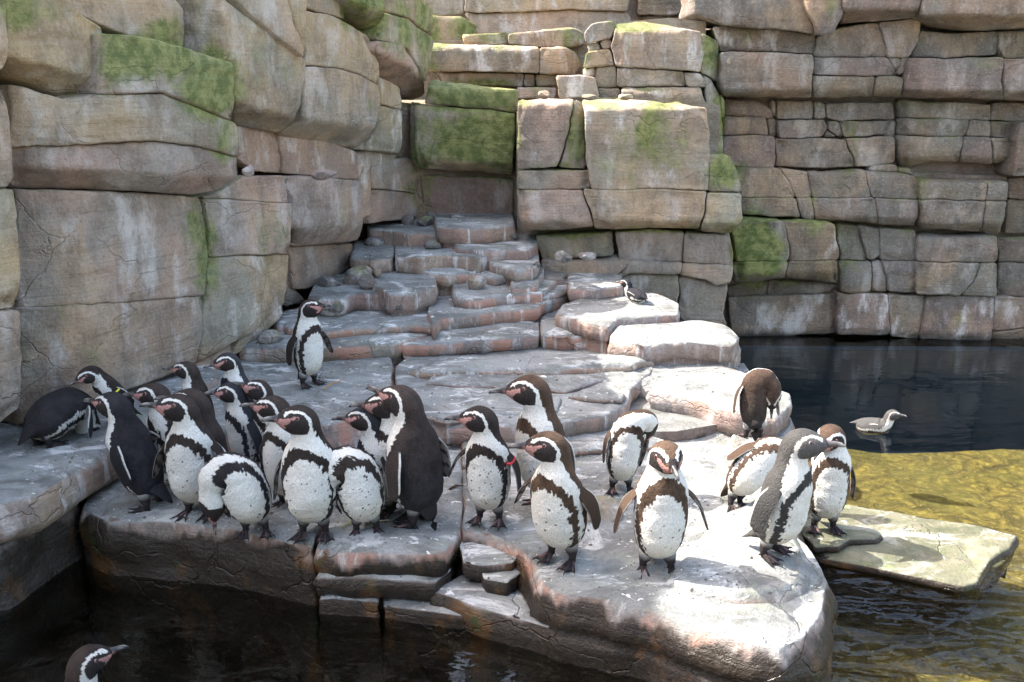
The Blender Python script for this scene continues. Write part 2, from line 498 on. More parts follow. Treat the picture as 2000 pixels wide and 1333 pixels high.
# deep, nearly black basin in front; the drop along the far wall stands in for cast shadow; shallow algae shelf on the right
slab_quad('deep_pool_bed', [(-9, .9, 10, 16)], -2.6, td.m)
th_m = NT('light_blocker'); hp = th_m.n('NewGeometry').outputs['Position']  # unseen mass added behind the camera, holds back front fill light
th_m.set(th_m.b.inputs['Base Color'], th_m.mix(th_m.noise(hp, 9, 5), (.03, .04, .015), (.08, .10, .035)))
th_m.b.inputs['Roughness'].default_value = .9
prism([(-9, -3.4), (4, -3.4), (4, -2.4), (-9, -2.4)], .2, 2.9, th_m.m, 'light_blocker', label='unseen dark block added behind the camera to cut front light', category='light_blocker', amp=.1, sp=.4)
tf = NT('pool_shade_blue'); fp_ = tf.n('NewGeometry').outputs['Position']  # dark blue puts the far pool's shade into the floor colour
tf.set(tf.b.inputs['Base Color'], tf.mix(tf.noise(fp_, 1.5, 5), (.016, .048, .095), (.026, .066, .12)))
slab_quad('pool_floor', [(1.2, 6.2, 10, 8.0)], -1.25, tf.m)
prism([(1.3, 7.55), (9.9, 7.5), (9.9, 7.6), (1.3, 7.65)], -1.3, -.32, tf.m, 'pool_shade_liner', kind='structure', amp=.003, sp=.5)  # added sheet below the water line, same painted shade
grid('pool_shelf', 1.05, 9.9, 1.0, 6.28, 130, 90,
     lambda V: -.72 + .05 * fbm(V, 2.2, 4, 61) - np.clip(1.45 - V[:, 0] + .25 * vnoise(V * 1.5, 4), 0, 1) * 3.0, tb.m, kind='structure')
slab_quad('pool_wall_near', [], 0, td.m) if False else None

tw = NT('pool_water')
wp = tw.n('NewGeometry').outputs['Position']
w1 = tw.noise(tw.stretch(wp, (1.0, 2.3, 1)), 2.3, 2, .5, .8)
w2 = tw.noise(tw.stretch(wp, (1.0, 1.7, 1)), 8.5, 2, .5, .6)
w3 = tw.noise(wp, 30, 2, .5, .3)
wx = tw.n('SeparateXYZ', {0: wp}).outputs
calm = tw.math('ADD', .10, tw.math('MULTIPLY', tw.ss(wx[1], 4.6, 3.2), tw.math('ADD', .12, tw.math('MULTIPLY', tw.ss(wx[0], .2, 1.7), .9))))
hh = tw.math('ADD', tw.math('MULTIPLY', w1, .06), tw.math('ADD', tw.math('MULTIPLY', w2, .014), tw.math('MULTIPLY', w3, .0018)))
wb = tw.n('Bump', {'Strength': calm, 'Distance': 1.0, 'Height': hh}).outputs[0]
fr = tw.n('Fresnel', {'IOR': 1.33, 'Normal': wb}).outputs[0]
gl = tw.n('BsdfGlossy', {'Color': (1., 1., 1.), 'Roughness': .03, 'Normal': wb})
tr = tw.n('BsdfTransparent', {'Color': (.86, .88, .80)})
mx = tw.n('MixShader', {0: fr, 1: tr.outputs[0], 2: gl.outputs[0]})
tw.t.links.new(mx.outputs[0], tw.out.inputs[0])
WATER_Z = -.285
slab_quad('pool_water', [(-9, .9, 10, 9.5)], WATER_Z, tw.m)

# pool edge behind and below the camera
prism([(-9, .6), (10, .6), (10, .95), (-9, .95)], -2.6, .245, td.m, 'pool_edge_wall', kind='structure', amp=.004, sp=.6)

# ================================================================== terraces
T = empty('rock_terrace', kind='structure')
def slab(poly, z, t, dig=.25, under=.022, **kw):
    kw.setdefault('sp', 7.0); kw.setdefault('gap', .5); kw.setdefault('amp', .010); kw.setdefault('bev', .007); kw.setdefault('bw', .014); kw.setdefault('cut', 3.0)
    kw.setdefault('name', 'stone_slab'); kw.setdefault('mat', M_TERR); kw.setdefault('pale', .7); kw.setdefault('jit', 2.6); kw.setdefault('chipk', .5)
    par = kw.pop('parent', T)
    return rock(par, poly, z_plane(z), 0.0, t, prof=kw.pop('prof', [(t * .5, .008), (t * .9, 0.0), (t, -under), (t + dig, -under - .01)]), **kw)

FP = [(.06, .012), (.16, .03), (.30, .022), (.62, .03), (.9, .03)]
FPb = [(.03, .012), (.10, .02), (.125, .004), (.15, .02), (.30, .03), (.62, .03), (.9, .03)]
# front blocks at the water
slab([(158, 990), (180, 955), (255, 912), (300, 870), (520, 860), (650, 870), (632, 1010), (612, 1064), (560, 1056), (500, 1040), (440, 1030), (300, 1016), (210, 1012)], 0, .3, prof=FP, amp=.014, rust=.35, pale=.35, moss=.3)
slab([(618, 1066), (636, 1020), (655, 870), (905, 865), (903, 1000), (901, 1034), (885, 1056), (862, 1080), (740, 1082), (655, 1078)], 0, .13, prof=[(.05, .02), (.10, .01), (.125, -.03), (.4, -.04)], rust=.7, pale=.5, amp=.014)
slab([(617, 1121), (640, 1090), (880, 1090), (888, 1092), (878, 1114), (850, 1134), (750, 1132), (680, 1127)], -.105, .4, prof=[(.03, .02), (.09, .01), (.10, -.05), (.7, -.05)], rust=.7, pale=.2, amp=.012)
slab([(619, 1168), (640, 1120), (745, 1130), (742, 1178)], -.21, .4, prof=[(.03, .005), (.6, .01)], rust=.3, pale=.1, gap=1)
slab([(748, 1180), (748, 1130), (860, 1140), (900, 1180), (1060, 1215), (1070, 1228), (900, 1204)], -.215, .4, prof=[(.03, .005), (.6, .01)], rust=.3, pale=.1, gap=1)
slab([(843, 1152), (900, 1120), (1000, 1110), (1050, 1150), (1110, 1195), (1085, 1225), (1000, 1200), (930, 1180)], -.15, .3, prof=[(.05, .03), (.12, .03), (.5, .03)], rust=.8, pale=.6, amp=.016)
slab([(892, 1052), (930, 1040), (992, 1044), (1028, 1074), (1000, 1098), (938, 1104), (902, 1096)], -.045, .08, rust=.7, pale=.9, gap=3)
slab([(932, 1106), (960, 1094), (1015, 1080), (1028, 1094), (1024, 1116), (990, 1136), (942, 1130)], -.085, .07, rust=.7, pale=.6, gap=2)
slab([(908, 1036), (905, 860), (1100, 830), (1240, 800), (1450, 812), (1510, 850), (1530, 900), (1538, 980), (1560, 1045), (1600, 1098), (1618, 1130), (1606, 1190), (1572, 1236), (1520, 1262), (1470, 1256), (1380, 1226), (1280, 1190), (1180, 1172), (1100, 1158), (1062, 1140), (1046, 1100), (1012, 1066), (960, 1042)],
     0, .3, prof=[(.05, .03), (.13, .055), (.15, .03), (.17, .055), (.33, .06), (.5, .03), (.9, 0)], amp=.018, sp=7, rust=.8, pale=.62, moss=.4)
slab([(1300, 1128), (1360, 1060), (1420, 1000), (1500, 960), (1528, 985), (1552, 1048), (1572, 1090), (1560, 1128), (1520, 1150), (1440, 1156), (1370, 1146)], .035, .05, dig=.06, prof=[(.02, .03), (.06, .045)], pale=.6, rust=.2)
# shallow ledges inside the platform
slab([(905, 905), (1130, 880), (1300, 868), (1300, 850), (1210, 838), (905, 850)], .035, .035, dig=.06, under=.004, pale=.5, rust=.4)

# level 1
slab([(280, 800), (320, 752), (440, 712), (470, 700), (762, 688), (768, 712), (760, 752), (738, 786), (694, 806), (640, 818), (500, 836), (300, 860)], .15, .13, prof=[(.03, .02), (.13, .05), (.4, .05)], amp=.014, rust=.95, pale=.75, moss=.5)
slab([(771, 714), (800, 690), (1000, 660), (1170, 655), (1290, 690), (1270, 730), (1232, 758), (1226, 790), (1180, 812), (1100, 826), (1000, 833), (873, 826), (820, 806), (772, 790)], .13, .11, amp=.012, rust=.4, pale=.55, moss=.35)
slab([(790, 716), (900, 690), (1080, 682), (1282, 696), (1240, 708), (1130, 716), (1060, 722), (960, 718), (850, 724)], .185, .05, dig=.05, under=.006, rust=.4, pale=.6, bw=.06, bev=.02)
slab([(1108, 766), (1182, 738), (1222, 764), (1214, 780), (1150, 774)], .165, .03, dig=.04, under=.006, rust=.1, pale=.2, gap=1.2)
slab([(850, 724), (960, 728), (1120, 728), (1178, 738), (1100, 762), (1010, 752), (900, 750), (830, 742)], .155, .025, dig=.04, under=.004, rust=.1, pale=.4, gap=1)
slab([(782, 796), (800, 762), (900, 754), (1005, 756), (1100, 772), (1090, 800), (960, 812), (870, 822)], .148, .02, dig=.04, under=.003, rust=.1, pale=.7, gap=1)
# left ledge along the wall and the dark wall under it
slab([(-160, 1032), (-5, 984), (75, 962), (165, 908), (250, 856), (262, 838), (300, 800), (420, 735), (410, 690), (30, 770), (-180, 880)], .2, .16, prof=[(.04, .012), (.12, .018), (.16, -.01), (.19, -.05)], amp=.014, rust=.25, pale=.75)
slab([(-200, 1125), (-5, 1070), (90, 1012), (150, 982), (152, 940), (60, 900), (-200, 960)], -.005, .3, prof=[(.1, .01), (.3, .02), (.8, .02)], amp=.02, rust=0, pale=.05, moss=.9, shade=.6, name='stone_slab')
# right: sunlit boulders that close the terrace
slab([(1180, 705), (1165, 672), (1205, 640), (1300, 652), (1390, 690), (1410, 706), (1440, 722), (1330, 748), (1270, 752), (1215, 742)], .12, .12, rust=.1, pale=.6, amp=.012, bw=.08)
slab([(1266, 758), (1288, 736), (1330, 716), (1400, 708), (1448, 718), (1500, 744), (1546, 762), (1549, 788), (1520, 806), (1436, 800), (1345, 772)], .16, .14, prof=[(.04, .015), (.12, .01), (.14, -.02), (.3, -.03)], rust=.1, pale=.55, amp=.016, bw=.06, bev=.02)
slab([(1430, 846), (1480, 812), (1548, 806), (1546, 826), (1525, 858), (1490, 868)], .02, .3, prof=[(.05, .03), (.35, .04), (.8, .04)], rust=.3, pale=.3)
slab([(1192, 652), (1200, 634), (1262, 626), (1372, 622), (1424, 632), (1446, 652), (1436, 664), (1330, 662), (1250, 664)], .30, .12, rust=.15, pale=.55, amp=.014, bw=.07, bev=.025)
slab([(1384, 688), (1372, 665), (1440, 660), (1450, 682), (1410, 694)], .17, .14, rust=.1, pale=.3, amp=.012)
slab([(1396, 722), (1420, 706), (1452, 704), (1470, 728), (1440, 742)], .06, .2, rust=.1, pale=.2, amp=.012, gap=.2)

# level 2
slab([(466, 676), (474, 650), (520, 618), (640, 600), (850, 612), (866, 636), (836, 650), (768, 668), (700, 674), (620, 676), (535, 680)], .255, .115, rust=.85, pale=.85)
slab([(784, 668), (838, 652), (860, 630), (1000, 605), (1050, 620), (1054, 652), (1000, 656), (880, 664)], .24, .10, rust=.95, pale=.7)
slab([(1055, 651), (1052, 618), (1090, 592), (1205, 606), (1206, 624), (1172, 645), (1140, 652), (1100, 655)], .245, .10, rust=.95, pale=.7, gap=1.2)
slab([(1120, 668), (1150, 640), (1250, 640), (1290, 655), (1240, 672)], .19, .07, dig=.1, rust=.3, pale=.5, bw=.06)
# level 3
slab([(540, 620), (600, 590), (640, 560), (860, 555), (860, 600), (846, 634), (800, 632), (700, 640), (640, 645), (560, 640)], .315, .06, rust=.9, pale=.8)
slab([(846, 634), (836, 612), (840, 560), (1000, 540), (1116, 545), (1112, 572), (1060, 590), (1050, 598), (1000, 604), (905, 612), (860, 618)], .345, .11, rust=.9, pale=.6)
slab([(990, 574), (1010, 545), (1116, 540), (1110, 562), (1062, 576), (1040, 580)], .39, .05, rust=.9, pale=.6)
slab([(1112, 560), (1108, 520), (1215, 520), (1218, 556), (1165, 562)], .43, .11, rust=.4, pale=.8, gap=1)
slab([(1085, 612), (1100, 590), (1170, 570), (1280, 570), (1330, 590), (1328, 612), (1262, 618), (1210, 622), (1190, 634), (1150, 630)], .345, .11, rust=.6, pale=.7)
# level 4
slab([(600, 576), (616, 545), (740, 510), (810, 520), (806, 560), (748, 572), (690, 570), (676, 578), (640, 582)], .45, .13, rust=.2, pale=.9)
slab([(730, 556), (736, 520), (815, 505), (846, 520), (854, 548), (852, 556), (800, 570), (760, 572)], .49, .14, rust=.2, pale=.95, gap=.8)
slab([(880, 576), (886, 545), (1000, 530), (1060, 520), (1114, 530), (1060, 566), (990, 574), (935, 580)], .43, .09, rust=.7, pale=.7)
slab([(995, 560), (1000, 530), (1062, 510), (1062, 532), (1048, 552)], .48, .09, rust=.6, pale=.6)
# level 5, 6, 7
slab([(818, 527), (815, 500), (945, 495), (940, 520), (932, 527), (870, 533)], .52, .10, rust=.8, pale=.6)
slab([(816, 541), (815, 500), (945, 495), (938, 528), (930, 541), (870, 545)], .44, .11, rust=.9, pale=.5)
slab([(930, 534), (936, 500), (1015, 500), (1026, 520), (1008, 536), (965, 540)], .50, .08, rust=.6, pale=.6)
slab([(955, 514), (960, 485), (1048, 480), (1054, 505), (1046, 520), (1010, 526)], .57, .10, rust=.8, pale=.5)
slab([(684, 498), (690, 465), (772, 465), (770, 498), (730, 502)], .62, .13, rust=.1, pale=.5, gap=.8)
slab([(770, 498), (772, 462), (900, 455), (968, 475), (966, 492), (940, 500), (880, 496), (820, 502)], .625, .13, rust=.2, pale=1.0)
slab([(718, 449), (715, 420), (800, 418), (890, 425), (896, 448), (888, 455), (800, 456), (765, 452)], .735, .15, rust=.3, pale=.2, tint=.5)
slab([(890, 482), (880, 450), (1046, 450), (1050, 472), (1030, 482), (960, 485)], .67, .12, rust=.5, pale=.6)
slab([(850, 441), (848, 405), (1006, 405), (1006, 438), (950, 442), (890, 445)], .80, .13, rust=.4, pale=.4, tint=.3)
# low stones at the foot of the left wall
slab([(524, 618), (545, 600), (598, 598), (612, 612), (600, 630), (540, 634)], .32, .10, rust=.5, pale=.7, moss=.5, bw=.05, bev=.03, name='rounded_stone')
# solid stone under all the slabs
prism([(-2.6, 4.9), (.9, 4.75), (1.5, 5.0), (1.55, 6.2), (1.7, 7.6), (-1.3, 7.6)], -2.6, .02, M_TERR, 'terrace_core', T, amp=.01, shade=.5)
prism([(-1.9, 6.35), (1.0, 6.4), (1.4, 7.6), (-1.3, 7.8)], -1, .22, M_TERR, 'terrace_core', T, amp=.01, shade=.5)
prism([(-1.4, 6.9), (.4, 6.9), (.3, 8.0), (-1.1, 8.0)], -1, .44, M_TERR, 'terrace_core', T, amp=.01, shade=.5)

# flat slab lying in the water on the right
S = empty('flat_rock', (2.2, 4.2, -.35), label='flat green-stained rock slab lying in the shallow pool on the right', category='rock')
def wslab(*a, **k):
    k['mat'] = M_SLAB; o = slab(*a, parent=S, **k); o.matrix_parent_inverse = Matrix.Translation(-Vector(S.location)); return o
wslab([(1540, 1010), (1600, 992), (1655, 984), (1760, 1000), (1900, 1022), (1988, 1042), (1976, 1068), (1934, 1092), (1908, 1136), (1880, 1142), (1752, 1116), (1600, 1084), (1556, 1060)], -.24, .045, dig=.07, under=.05, rust=.1, pale=.3, moss=1.0, amp=.012)
wslab([(1545, 1018), (1600, 1000), (1668, 1010), (1722, 1038), (1712, 1048), (1660, 1052), (1640, 1064), (1590, 1066)], -.20, .038, dig=.03, under=.008, rust=.1, pale=.2, moss=.9, amp=.012)
wslab([(1560, 1100), (1620, 1100), (1760, 1140), (1890, 1160), (1960, 1100), (1990, 1060), (1900, 1040), (1600, 1050)], -.47, .1, dig=.08, rust=.1, pale=.1, moss=1.0, shade=.4)
# ================================================================== rock walls
LW = make_plane((-2.5, 4.67), (-1.15, 7.37))
CB = make_plane((.0, 7.38), (2.0, 7.1))
GB = make_plane((-1.2, 7.95), (.3, 7.8))
UC = make_plane((.4, 7.75), (2.2, 7.6))
UB = make_plane((-1.2, 8.9), (1.0, 8.9))
BW = make_plane((-1.5, 9.9), (2.5, 9.9))
RW = make_plane((1.8, 7.9), (5.5, 7.85))

W1 = empty('rock_wall', (-2.2, 5.6, 0), label='tall tan rock wall on the left with overhanging mossy blocks above the ledge', category='rock wall', group='artificial rock walls round the pool')
W2 = empty('rock_wall', (.9, 7.4, 0), label='massive sunlit-topped rock stack in the middle above the lying penguin', category='rock wall', group='artificial rock walls round the pool')
W3 = empty('rock_wall', (-.4, 8.2, .7), label='green mossy rock bastion at the top of the stepped terrace', category='rock wall', group='artificial rock walls round the pool')
W4 = empty('rock_wall', (.3, 9.4, 1.5), label='recessed stepped rock tiers at the back, top centre', category='rock wall', group='artificial rock walls round the pool')
W5 = empty('rock_wall', (3.4, 8.0, -.3), label='brown cracked rock wall rising from the dark water on the right', category='rock wall', group='artificial rock walls round the pool')

def blk(W, plane, poly, h, **kw):
    kw.setdefault('gap', -.8)
    o = rock(W, poly, plane, h, kw.pop('t', .28), kw.pop('mat', M_WALL), **kw)
    o.matrix_parent_inverse = Matrix.Translation(-Vector(W.location))
    return o
def L_(poly, h, **k): k.setdefault('sp', 7); k.setdefault('bw', .014); k.setdefault('bev', .008); k.setdefault('t', .4 + h); k.setdefault('moss', 0.05); return blk(W1, LW, poly, h, **k)
# far left column
L_([(-60, -20), (18, 0), (22, 112), (12, 135), (-60, 150)], .35, moss=0.15)
L_([(-60, 150), (5, 158), (20, 178), (28, 350), (20, 366), (-60, 362)], .38, tint=.1)
L_([(-60, 366), (30, 370), (42, 470), (42, 560), (38, 604), (-60, 612)], .36, moss=0.10)
L_([(-60, 614), (38, 608), (46, 740), (42, 800), (-60, 880)], .34, moss=0.05)
# top courses
L_([(16, -20), (118, -20), (165, 30), (206, 56), (204, 120), (194, 174), (125, 192), (60, 165), (0, 148), (16, 112)], .34, moss=0.25, un=(130, .8, .25), cr=(110, .25, .1), bev=.008)
L_([(112, -20), (330, -20), (362, 20), (362, 100), (300, 84), (250, 68), (200, 50), (160, 28)], .12, moss=0.12)
L_([(334, -20), (440, -20), (442, 0), (520, 56), (598, 118), (604, 140), (586, 236), (545, 259), (462, 240), (455, 124), (364, 98), (364, 20)], .30, cr=(436, 1.1, .05), un=(205, 1.2, .25), bev=.012)
L_([(442, -20), (560, -20), (576, 48), (592, 80), (596, 112), (520, 52)], .33, bev=.008)
L_([(562, -20), (600, -20), (598, 106), (580, 50)], .34, moss=0.10)
L_([(598, 22), (640, 28), (682, 46), (722, 68), (738, 92), (742, 166), (700, 142), (662, 132), (602, 128)], .22, bev=.012)
L_([(594, -20), (655, -20), (672, 10), (680, 38), (640, 28), (600, 14)], .20, shade=.3)
L_([(602, 132), (662, 134), (700, 145), (744, 170), (750, 205), (742, 240), (722, 290), (640, 285), (545, 262), (590, 236)], .26, un=(240, 1.2, .15), bev=.012, moss=0.06)
L_([(648, -20), (750, -20), (756, 30), (736, 64), (700, 52), (664, 12)], .36, moss=0.25, un=(10, 1.2, .35), cr=(715, .6, .1))
L_([(752, -20), (815, -20), (850, 40), (850, 72), (800, 34), (758, 24)], .24, moss=0.25, cr=(800, .2, .6))
L_([(752, 26), (800, 38), (850, 78), (845, 118), (838, 160), (800, 94), (738, 76)], .28, moss=0.25, cr=(795, .3, .6))
L_([(738, 80), (790, 88), (838, 164), (828, 188), (806, 196), (780, 186), (738, 146)], .28, tint=.2, un=(120, 1.1, .5))
# prow of mossy blocks
L_([(205, 66), (285, 72), (370, 96), (457, 124), (463, 236), (395, 210), (322, 180), (200, 184)], .52, moss=0.25, cr=(288, .55, .12), bev=.010)
L_([(22, 166), (125, 194), (200, 186), (322, 184), (396, 214), (466, 242), (468, 306), (380, 284), (300, 275), (24, 288)], .50, moss=0.12, cr=(292, .42, .12), bev=.010, strata=.008)
L_([(26, 290), (300, 278), (380, 287), (470, 310), (472, 344), (432, 372), (380, 380), (200, 370), (28, 366)], .48, moss=0.06, cr=(298, .42, .12), un=(335, .8, .05), bev=.010, strata=.008)
# recessed purple course
L_([(462, 244), (547, 262), (553, 338), (500, 334), (470, 310)], .03, tint=.55, pale=.5, bev=.006)
L_([(549, 264), (620, 270), (702, 298), (706, 352), (630, 346), (556, 338)], .05, tint=.55, pale=.7, bev=.006)
# right end of the left wall
L_([(745, 152), (785, 172), (788, 216), (745, 202)], .16)
L_([(745, 206), (788, 218), (786, 300), (722, 292), (740, 245)], .15, pale=.8)
L_([(786, 200), (806, 205), (808, 290), (800, 312), (788, 306)], .0, moss=0.25)
L_([(702, 300), (722, 296), (786, 304), (778, 320), (724, 328), (728, 420), (710, 428)], .06, pale=1.0)
L_([(725, 326), (775, 310), (800, 308), (822, 324), (824, 382), (800, 376), (730, 368)], .06, moss=0.15, pale=.6)
L_([(730, 371), (800, 379), (824, 385), (826, 418), (800, 428), (725, 436)], .05, moss=0.07)
# big lower blocks
L_([(36, 370), (200, 375), (395, 386), (408, 440), (412, 500), (402, 578), (220, 592), (38, 602)], .30, cr=(168, .5, .12), pale=.55, strata=.006, amp=.014, bev=.008, moss=0.06)
L_([(38, 604), (220, 594), (402, 580), (398, 640), (392, 706), (320, 740), (160, 790), (40, 830)], .30, cr=(156, .5, .12), pale=.6, strata=.006, amp=.014, bev=.008)
L_([(436, 372), (482, 345), (560, 344), (564, 397), (500, 392), (400, 386)], .22, bev=.006)
L_([(400, 388), (500, 394), (575, 399), (573, 497), (500, 497), (415, 503), (412, 450)], .24, bev=.008, cr=(500, .05, .15))
L_([(415, 506), (500, 500), (568, 498), (562, 560), (556, 594), (510, 640), (470, 664), (393, 706), (400, 600)], .24, bev=.008, cr=(480, .05, .35), pale=.7, moss=0.05)
L_([(562, 345), (640, 348), (706, 355), (716, 400), (714, 442), (702, 470), (640, 478), (575, 482), (576, 400)], .22, un=(440, .8), bev=.010, cr=(670, .05, .4))
L_([(566, 484), (640, 480), (692, 478), (694, 520), (650, 548), (600, 566), (575, 565)], .02, shade=.35, bev=.006, tint=.2)
L_([(455, 700), (470, 664), (520, 628), (556, 596), (556, 612), (530, 640), (500, 670)], .22, pale=.9, moss=0.10, bev=.008)
L_([(345, 740), (392, 708), (460, 668), (462, 700), (420, 730)], .2, pale=.4)
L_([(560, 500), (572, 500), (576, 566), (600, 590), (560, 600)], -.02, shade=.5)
prism([(-3.7, 2.6), (-3.35, 3.6), (-2.9, 4.6), (-1.5, 7.42), (-1.2, 8.3), (-5, 9), (-8.9, 8), (-8.9, 2.6)], -2.6, [4.9, 4.7, 4.3, 2.65, 2.35, 2.6, 4, 5], M_WALL, 'rock_core', W1, amp=.06).matrix_parent_inverse = Matrix.Translation(-Vector(W1.location))

# green bastion
def G_(poly, h, **k): k.setdefault('sp', 6); return blk(W3, GB, poly, h, **k)
G_([(846, 156), (900, 164), (960, 172), (1006, 176), (1009, 220), (940, 211), (828, 203), (838, 165)], .25, moss=0.25, tp=(175, .8), bev=.010)
G_([(808, 206), (940, 214), (1006, 223), (1001, 300), (998, 340), (820, 330), (812, 290)], .25, moss=0.25, un=(318, .9), bev=.010, bw=.06)
G_([(822, 344), (1002, 350), (1002, 420), (900, 426), (826, 412)], .0, tint=.85, pale=.3, shade=.15)
G_([(800, 200), (818, 210), (822, 330), (806, 320)], .1, moss=0.25, shade=.3)
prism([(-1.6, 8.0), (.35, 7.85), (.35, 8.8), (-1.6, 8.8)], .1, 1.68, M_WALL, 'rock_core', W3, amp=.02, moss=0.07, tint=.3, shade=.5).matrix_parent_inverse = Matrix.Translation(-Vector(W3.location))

# middle stack
def C_(poly, h, **k): k.setdefault('sp', 6); k.setdefault('bev', .007); k.setdefault('bw', .014); k.setdefault('moss', 0.05); k.setdefault('t', .5); return blk(W2, CB, poly, h, **k)
C_([(1013, 198), (1060, 193), (1118, 195), (1112, 240), (1100, 290), (1088, 326), (1010, 330)], .30, pale=.6, tp=(205, .9))
C_([(1121, 196), (1140, 205), (1143, 330), (1092, 327), (1104, 290), (1116, 240)], .27, moss=0.25, cr=(1120, 0, .6))
C_([(1137, 197), (1180, 194), (1252, 198), (1378, 211), (1384, 250), (1386, 300), (1384, 372), (1270, 368), (1155, 370), (1146, 320), (1142, 228)], .34, pale=.7, tp=(212, .9), cr=(1350, 0, .25), moss=0.06)
C_([(1386, 302), (1426, 306), (1440, 335), (1448, 374), (1386, 375)], .30, moss=0.25, cr=(1410, 0, .5))
C_([(1010, 334), (1148, 334), (1152, 369), (1105, 371), (1010, 371)], .28)
C_([(1010, 373), (1105, 373), (1136, 374), (1150, 410), (1158, 444), (1100, 448), (1018, 452)], .30, un=(435, 1.2), tint=.1, cr=(1035, .5, 0))
C_([(1138, 372), (1270, 370), (1380, 376), (1372, 420), (1364, 448), (1260, 446), (1162, 447), (1154, 410)], .34, un=(432, 1.2), tint=.1)
C_([(1383, 378), (1448, 380), (1451, 430), (1426, 456), (1368, 452), (1376, 420)], .32, un=(436, 1.2), cr=(1420, 0, .5), moss=0.07)
C_([(1044, 462), (1120, 458), (1195, 455), (1196, 500), (1060, 507)], .02, shade=.25)
C_([(1202, 453), (1270, 450), (1335, 455), (1332, 513), (1207, 507)], .06)
C_([(1338, 457), (1424, 460), (1434, 500), (1432, 517), (1334, 513)], .08)
C_([(1056, 510), (1110, 512), (1202, 509), (1222, 520), (1200, 546), (1150, 550), (1060, 545)], .18, shade=.15)
C_([(1204, 509), (1330, 515), (1328, 536), (1230, 534), (1205, 546), (1222, 520)], .12)
C_([(1178, 552), (1206, 548), (1232, 536), (1326, 538), (1324, 600), (1240, 600), (1180, 595)], .05, moss=0.07, pale=.6)
C_([(1330, 516), (1434, 519), (1428, 552), (1400, 560), (1380, 548), (1328, 538)], .10, bev=.010)
C_([(1327, 540), (1378, 550), (1402, 562), (1422, 560), (1412, 616), (1420, 640), (1330, 625)], .0)
prism([(.04, 7.55), (1.40, 7.42), (1.62, 7.42), (1.7, 8.1), (.04, 8.1)], -.6, 1.70, M_WALL, 'rock_core', W2, amp=.02, shade=.3).matrix_parent_inverse = Matrix.Translation(-Vector(W2.location))
# upper part of the stack
def U_(poly, h, **k):
    k.setdefault('sp', 6); k.setdefault('pale', .75); k.setdefault('moss', 0.05)
    return blk(W2, UC, poly, h, **k)
U_([(1142, 66), (1158, 46), (1198, 42), (1203, 56), (1192, 74), (1160, 82), (1144, 88)], .12)
U_([(1205, 48), (1250, 43), (1300, 50), (1370, 62), (1374, 100), (1368, 139), (1280, 134), (1205, 130), (1194, 92)], .18, pale=.8, tp=(60, .7), cr=(1340, 0, .3))
U_([(1372, 64), (1402, 80), (1412, 162), (1390, 152), (1370, 140)], .12, moss=0.25, cr=(1372, 0, 1.0))
U_([(1148, 88), (1170, 82), (1174, 98), (1150, 100)], .08); U_([(1174, 80), (1192, 76), (1196, 92), (1178, 96)], .1)
U_([(1146, 104), (1190, 96), (1200, 128), (1142, 130)], .14)
U_([(1142, 134), (1162, 132), (1166, 148), (1142, 148)], .1)
U_([(1166, 132), (1203, 131), (1208, 170), (1164, 172)], .12)
U_([(1207, 133), (1280, 137), (1334, 141), (1340, 167), (1208, 170)], .16)
U_([(1336, 142), (1368, 144), (1380, 170), (1342, 168)], .14)
U_([(1168, 174), (1210, 173), (1212, 194), (1168, 194)], .14)
U_([(1214, 173), (1368, 171), (1378, 208), (1300, 204), (1214, 194)], .22, tp=(180, .6))
U_([(1372, 146), (1392, 160), (1408, 200), (1412, 300), (1386, 300), (1380, 210), (1378, 172)], .1, moss=0.25, cr=(1380, 0, .8))
U_([(1406, 185), (1416, 200), (1414, 232), (1408, 230)], .0, moss=0.25)
U_([(1085, 150), (1130, 147), (1164, 152), (1168, 190), (1092, 192)], .28, pale=.8)
prism([(.68, 7.82), (1.56, 7.78), (1.6, 8.6), (.68, 8.6)], 1.0, 2.32, M_WALL, 'rock_core', W2, amp=.02, shade=.3).matrix_parent_inverse = Matrix.Translation(-Vector(W2.location))

# recessed tiers
def B_(poly, h, **k): k.setdefault('sp', 6); k.setdefault('pale', .55); return blk(W4, UB, poly, h, **k)
B_([(830, 86), (950, 88), (1052, 93), (1053, 142), (960, 140), (830, 138)], .25, tp=(96, .6), pale=.8)
B_([(1055, 94), (1104, 94), (1122, 104), (1138, 126), (1120, 146), (1055, 143)], .25, cr=(1105, 0, .7), pale=.8)
B_([(848, 142), (1024, 145), (1022, 169), (864, 164)], .12); B_([(1027, 145), (1044, 146), (1046, 168), (1026, 168)], .12); B_([(1048, 146), (1082, 145), (1085, 166), (1050, 168)], .14)
B_([(1010, 171), (1085, 172), (1082, 192), (1010, 192)], .25)
B_([(904, 68), (990, 64), (992, 86), (906, 86)], .02, moss=0.15); B_([(992, 68), (1050, 60), (1125, 56), (1142, 66), (1140, 86), (1110, 92), (1052, 92), (992, 86)], .04, moss=0.25)
B_([(830, 30), (900, 34), (936, 52), (912, 82), (830, 84)], -.1, moss=0.10)
prism([(-1.6, 9.0), (.75, 9.0), (.75, 9.95), (-1.6, 9.95)], .5, 2.25, M_WALL, 'rock_core', W4, amp=.02).matrix_parent_inverse = Matrix.Translation(-Vector(W4.location))
def D_(poly, h, **k): k.setdefault('sp', 7); return blk(W4, BW, poly, h, **k)
D_([(830, -30), (904, -30), (906, 28), (850, 30), (830, 30)], .0)
D_([(908, -30), (1228, -30), (1226, 22), (1100, 18), (908, 24)], .1, pale=.7)
D_([(908, 27), (1100, 21), (1228, 25), (1240, 68), (1100, 66), (940, 72)], .05, pale=.5)
D_([(1245, -30), (1352, -30), (1352, 24), (1300, 30), (1250, 28)], .1, mat=M_WALL2)
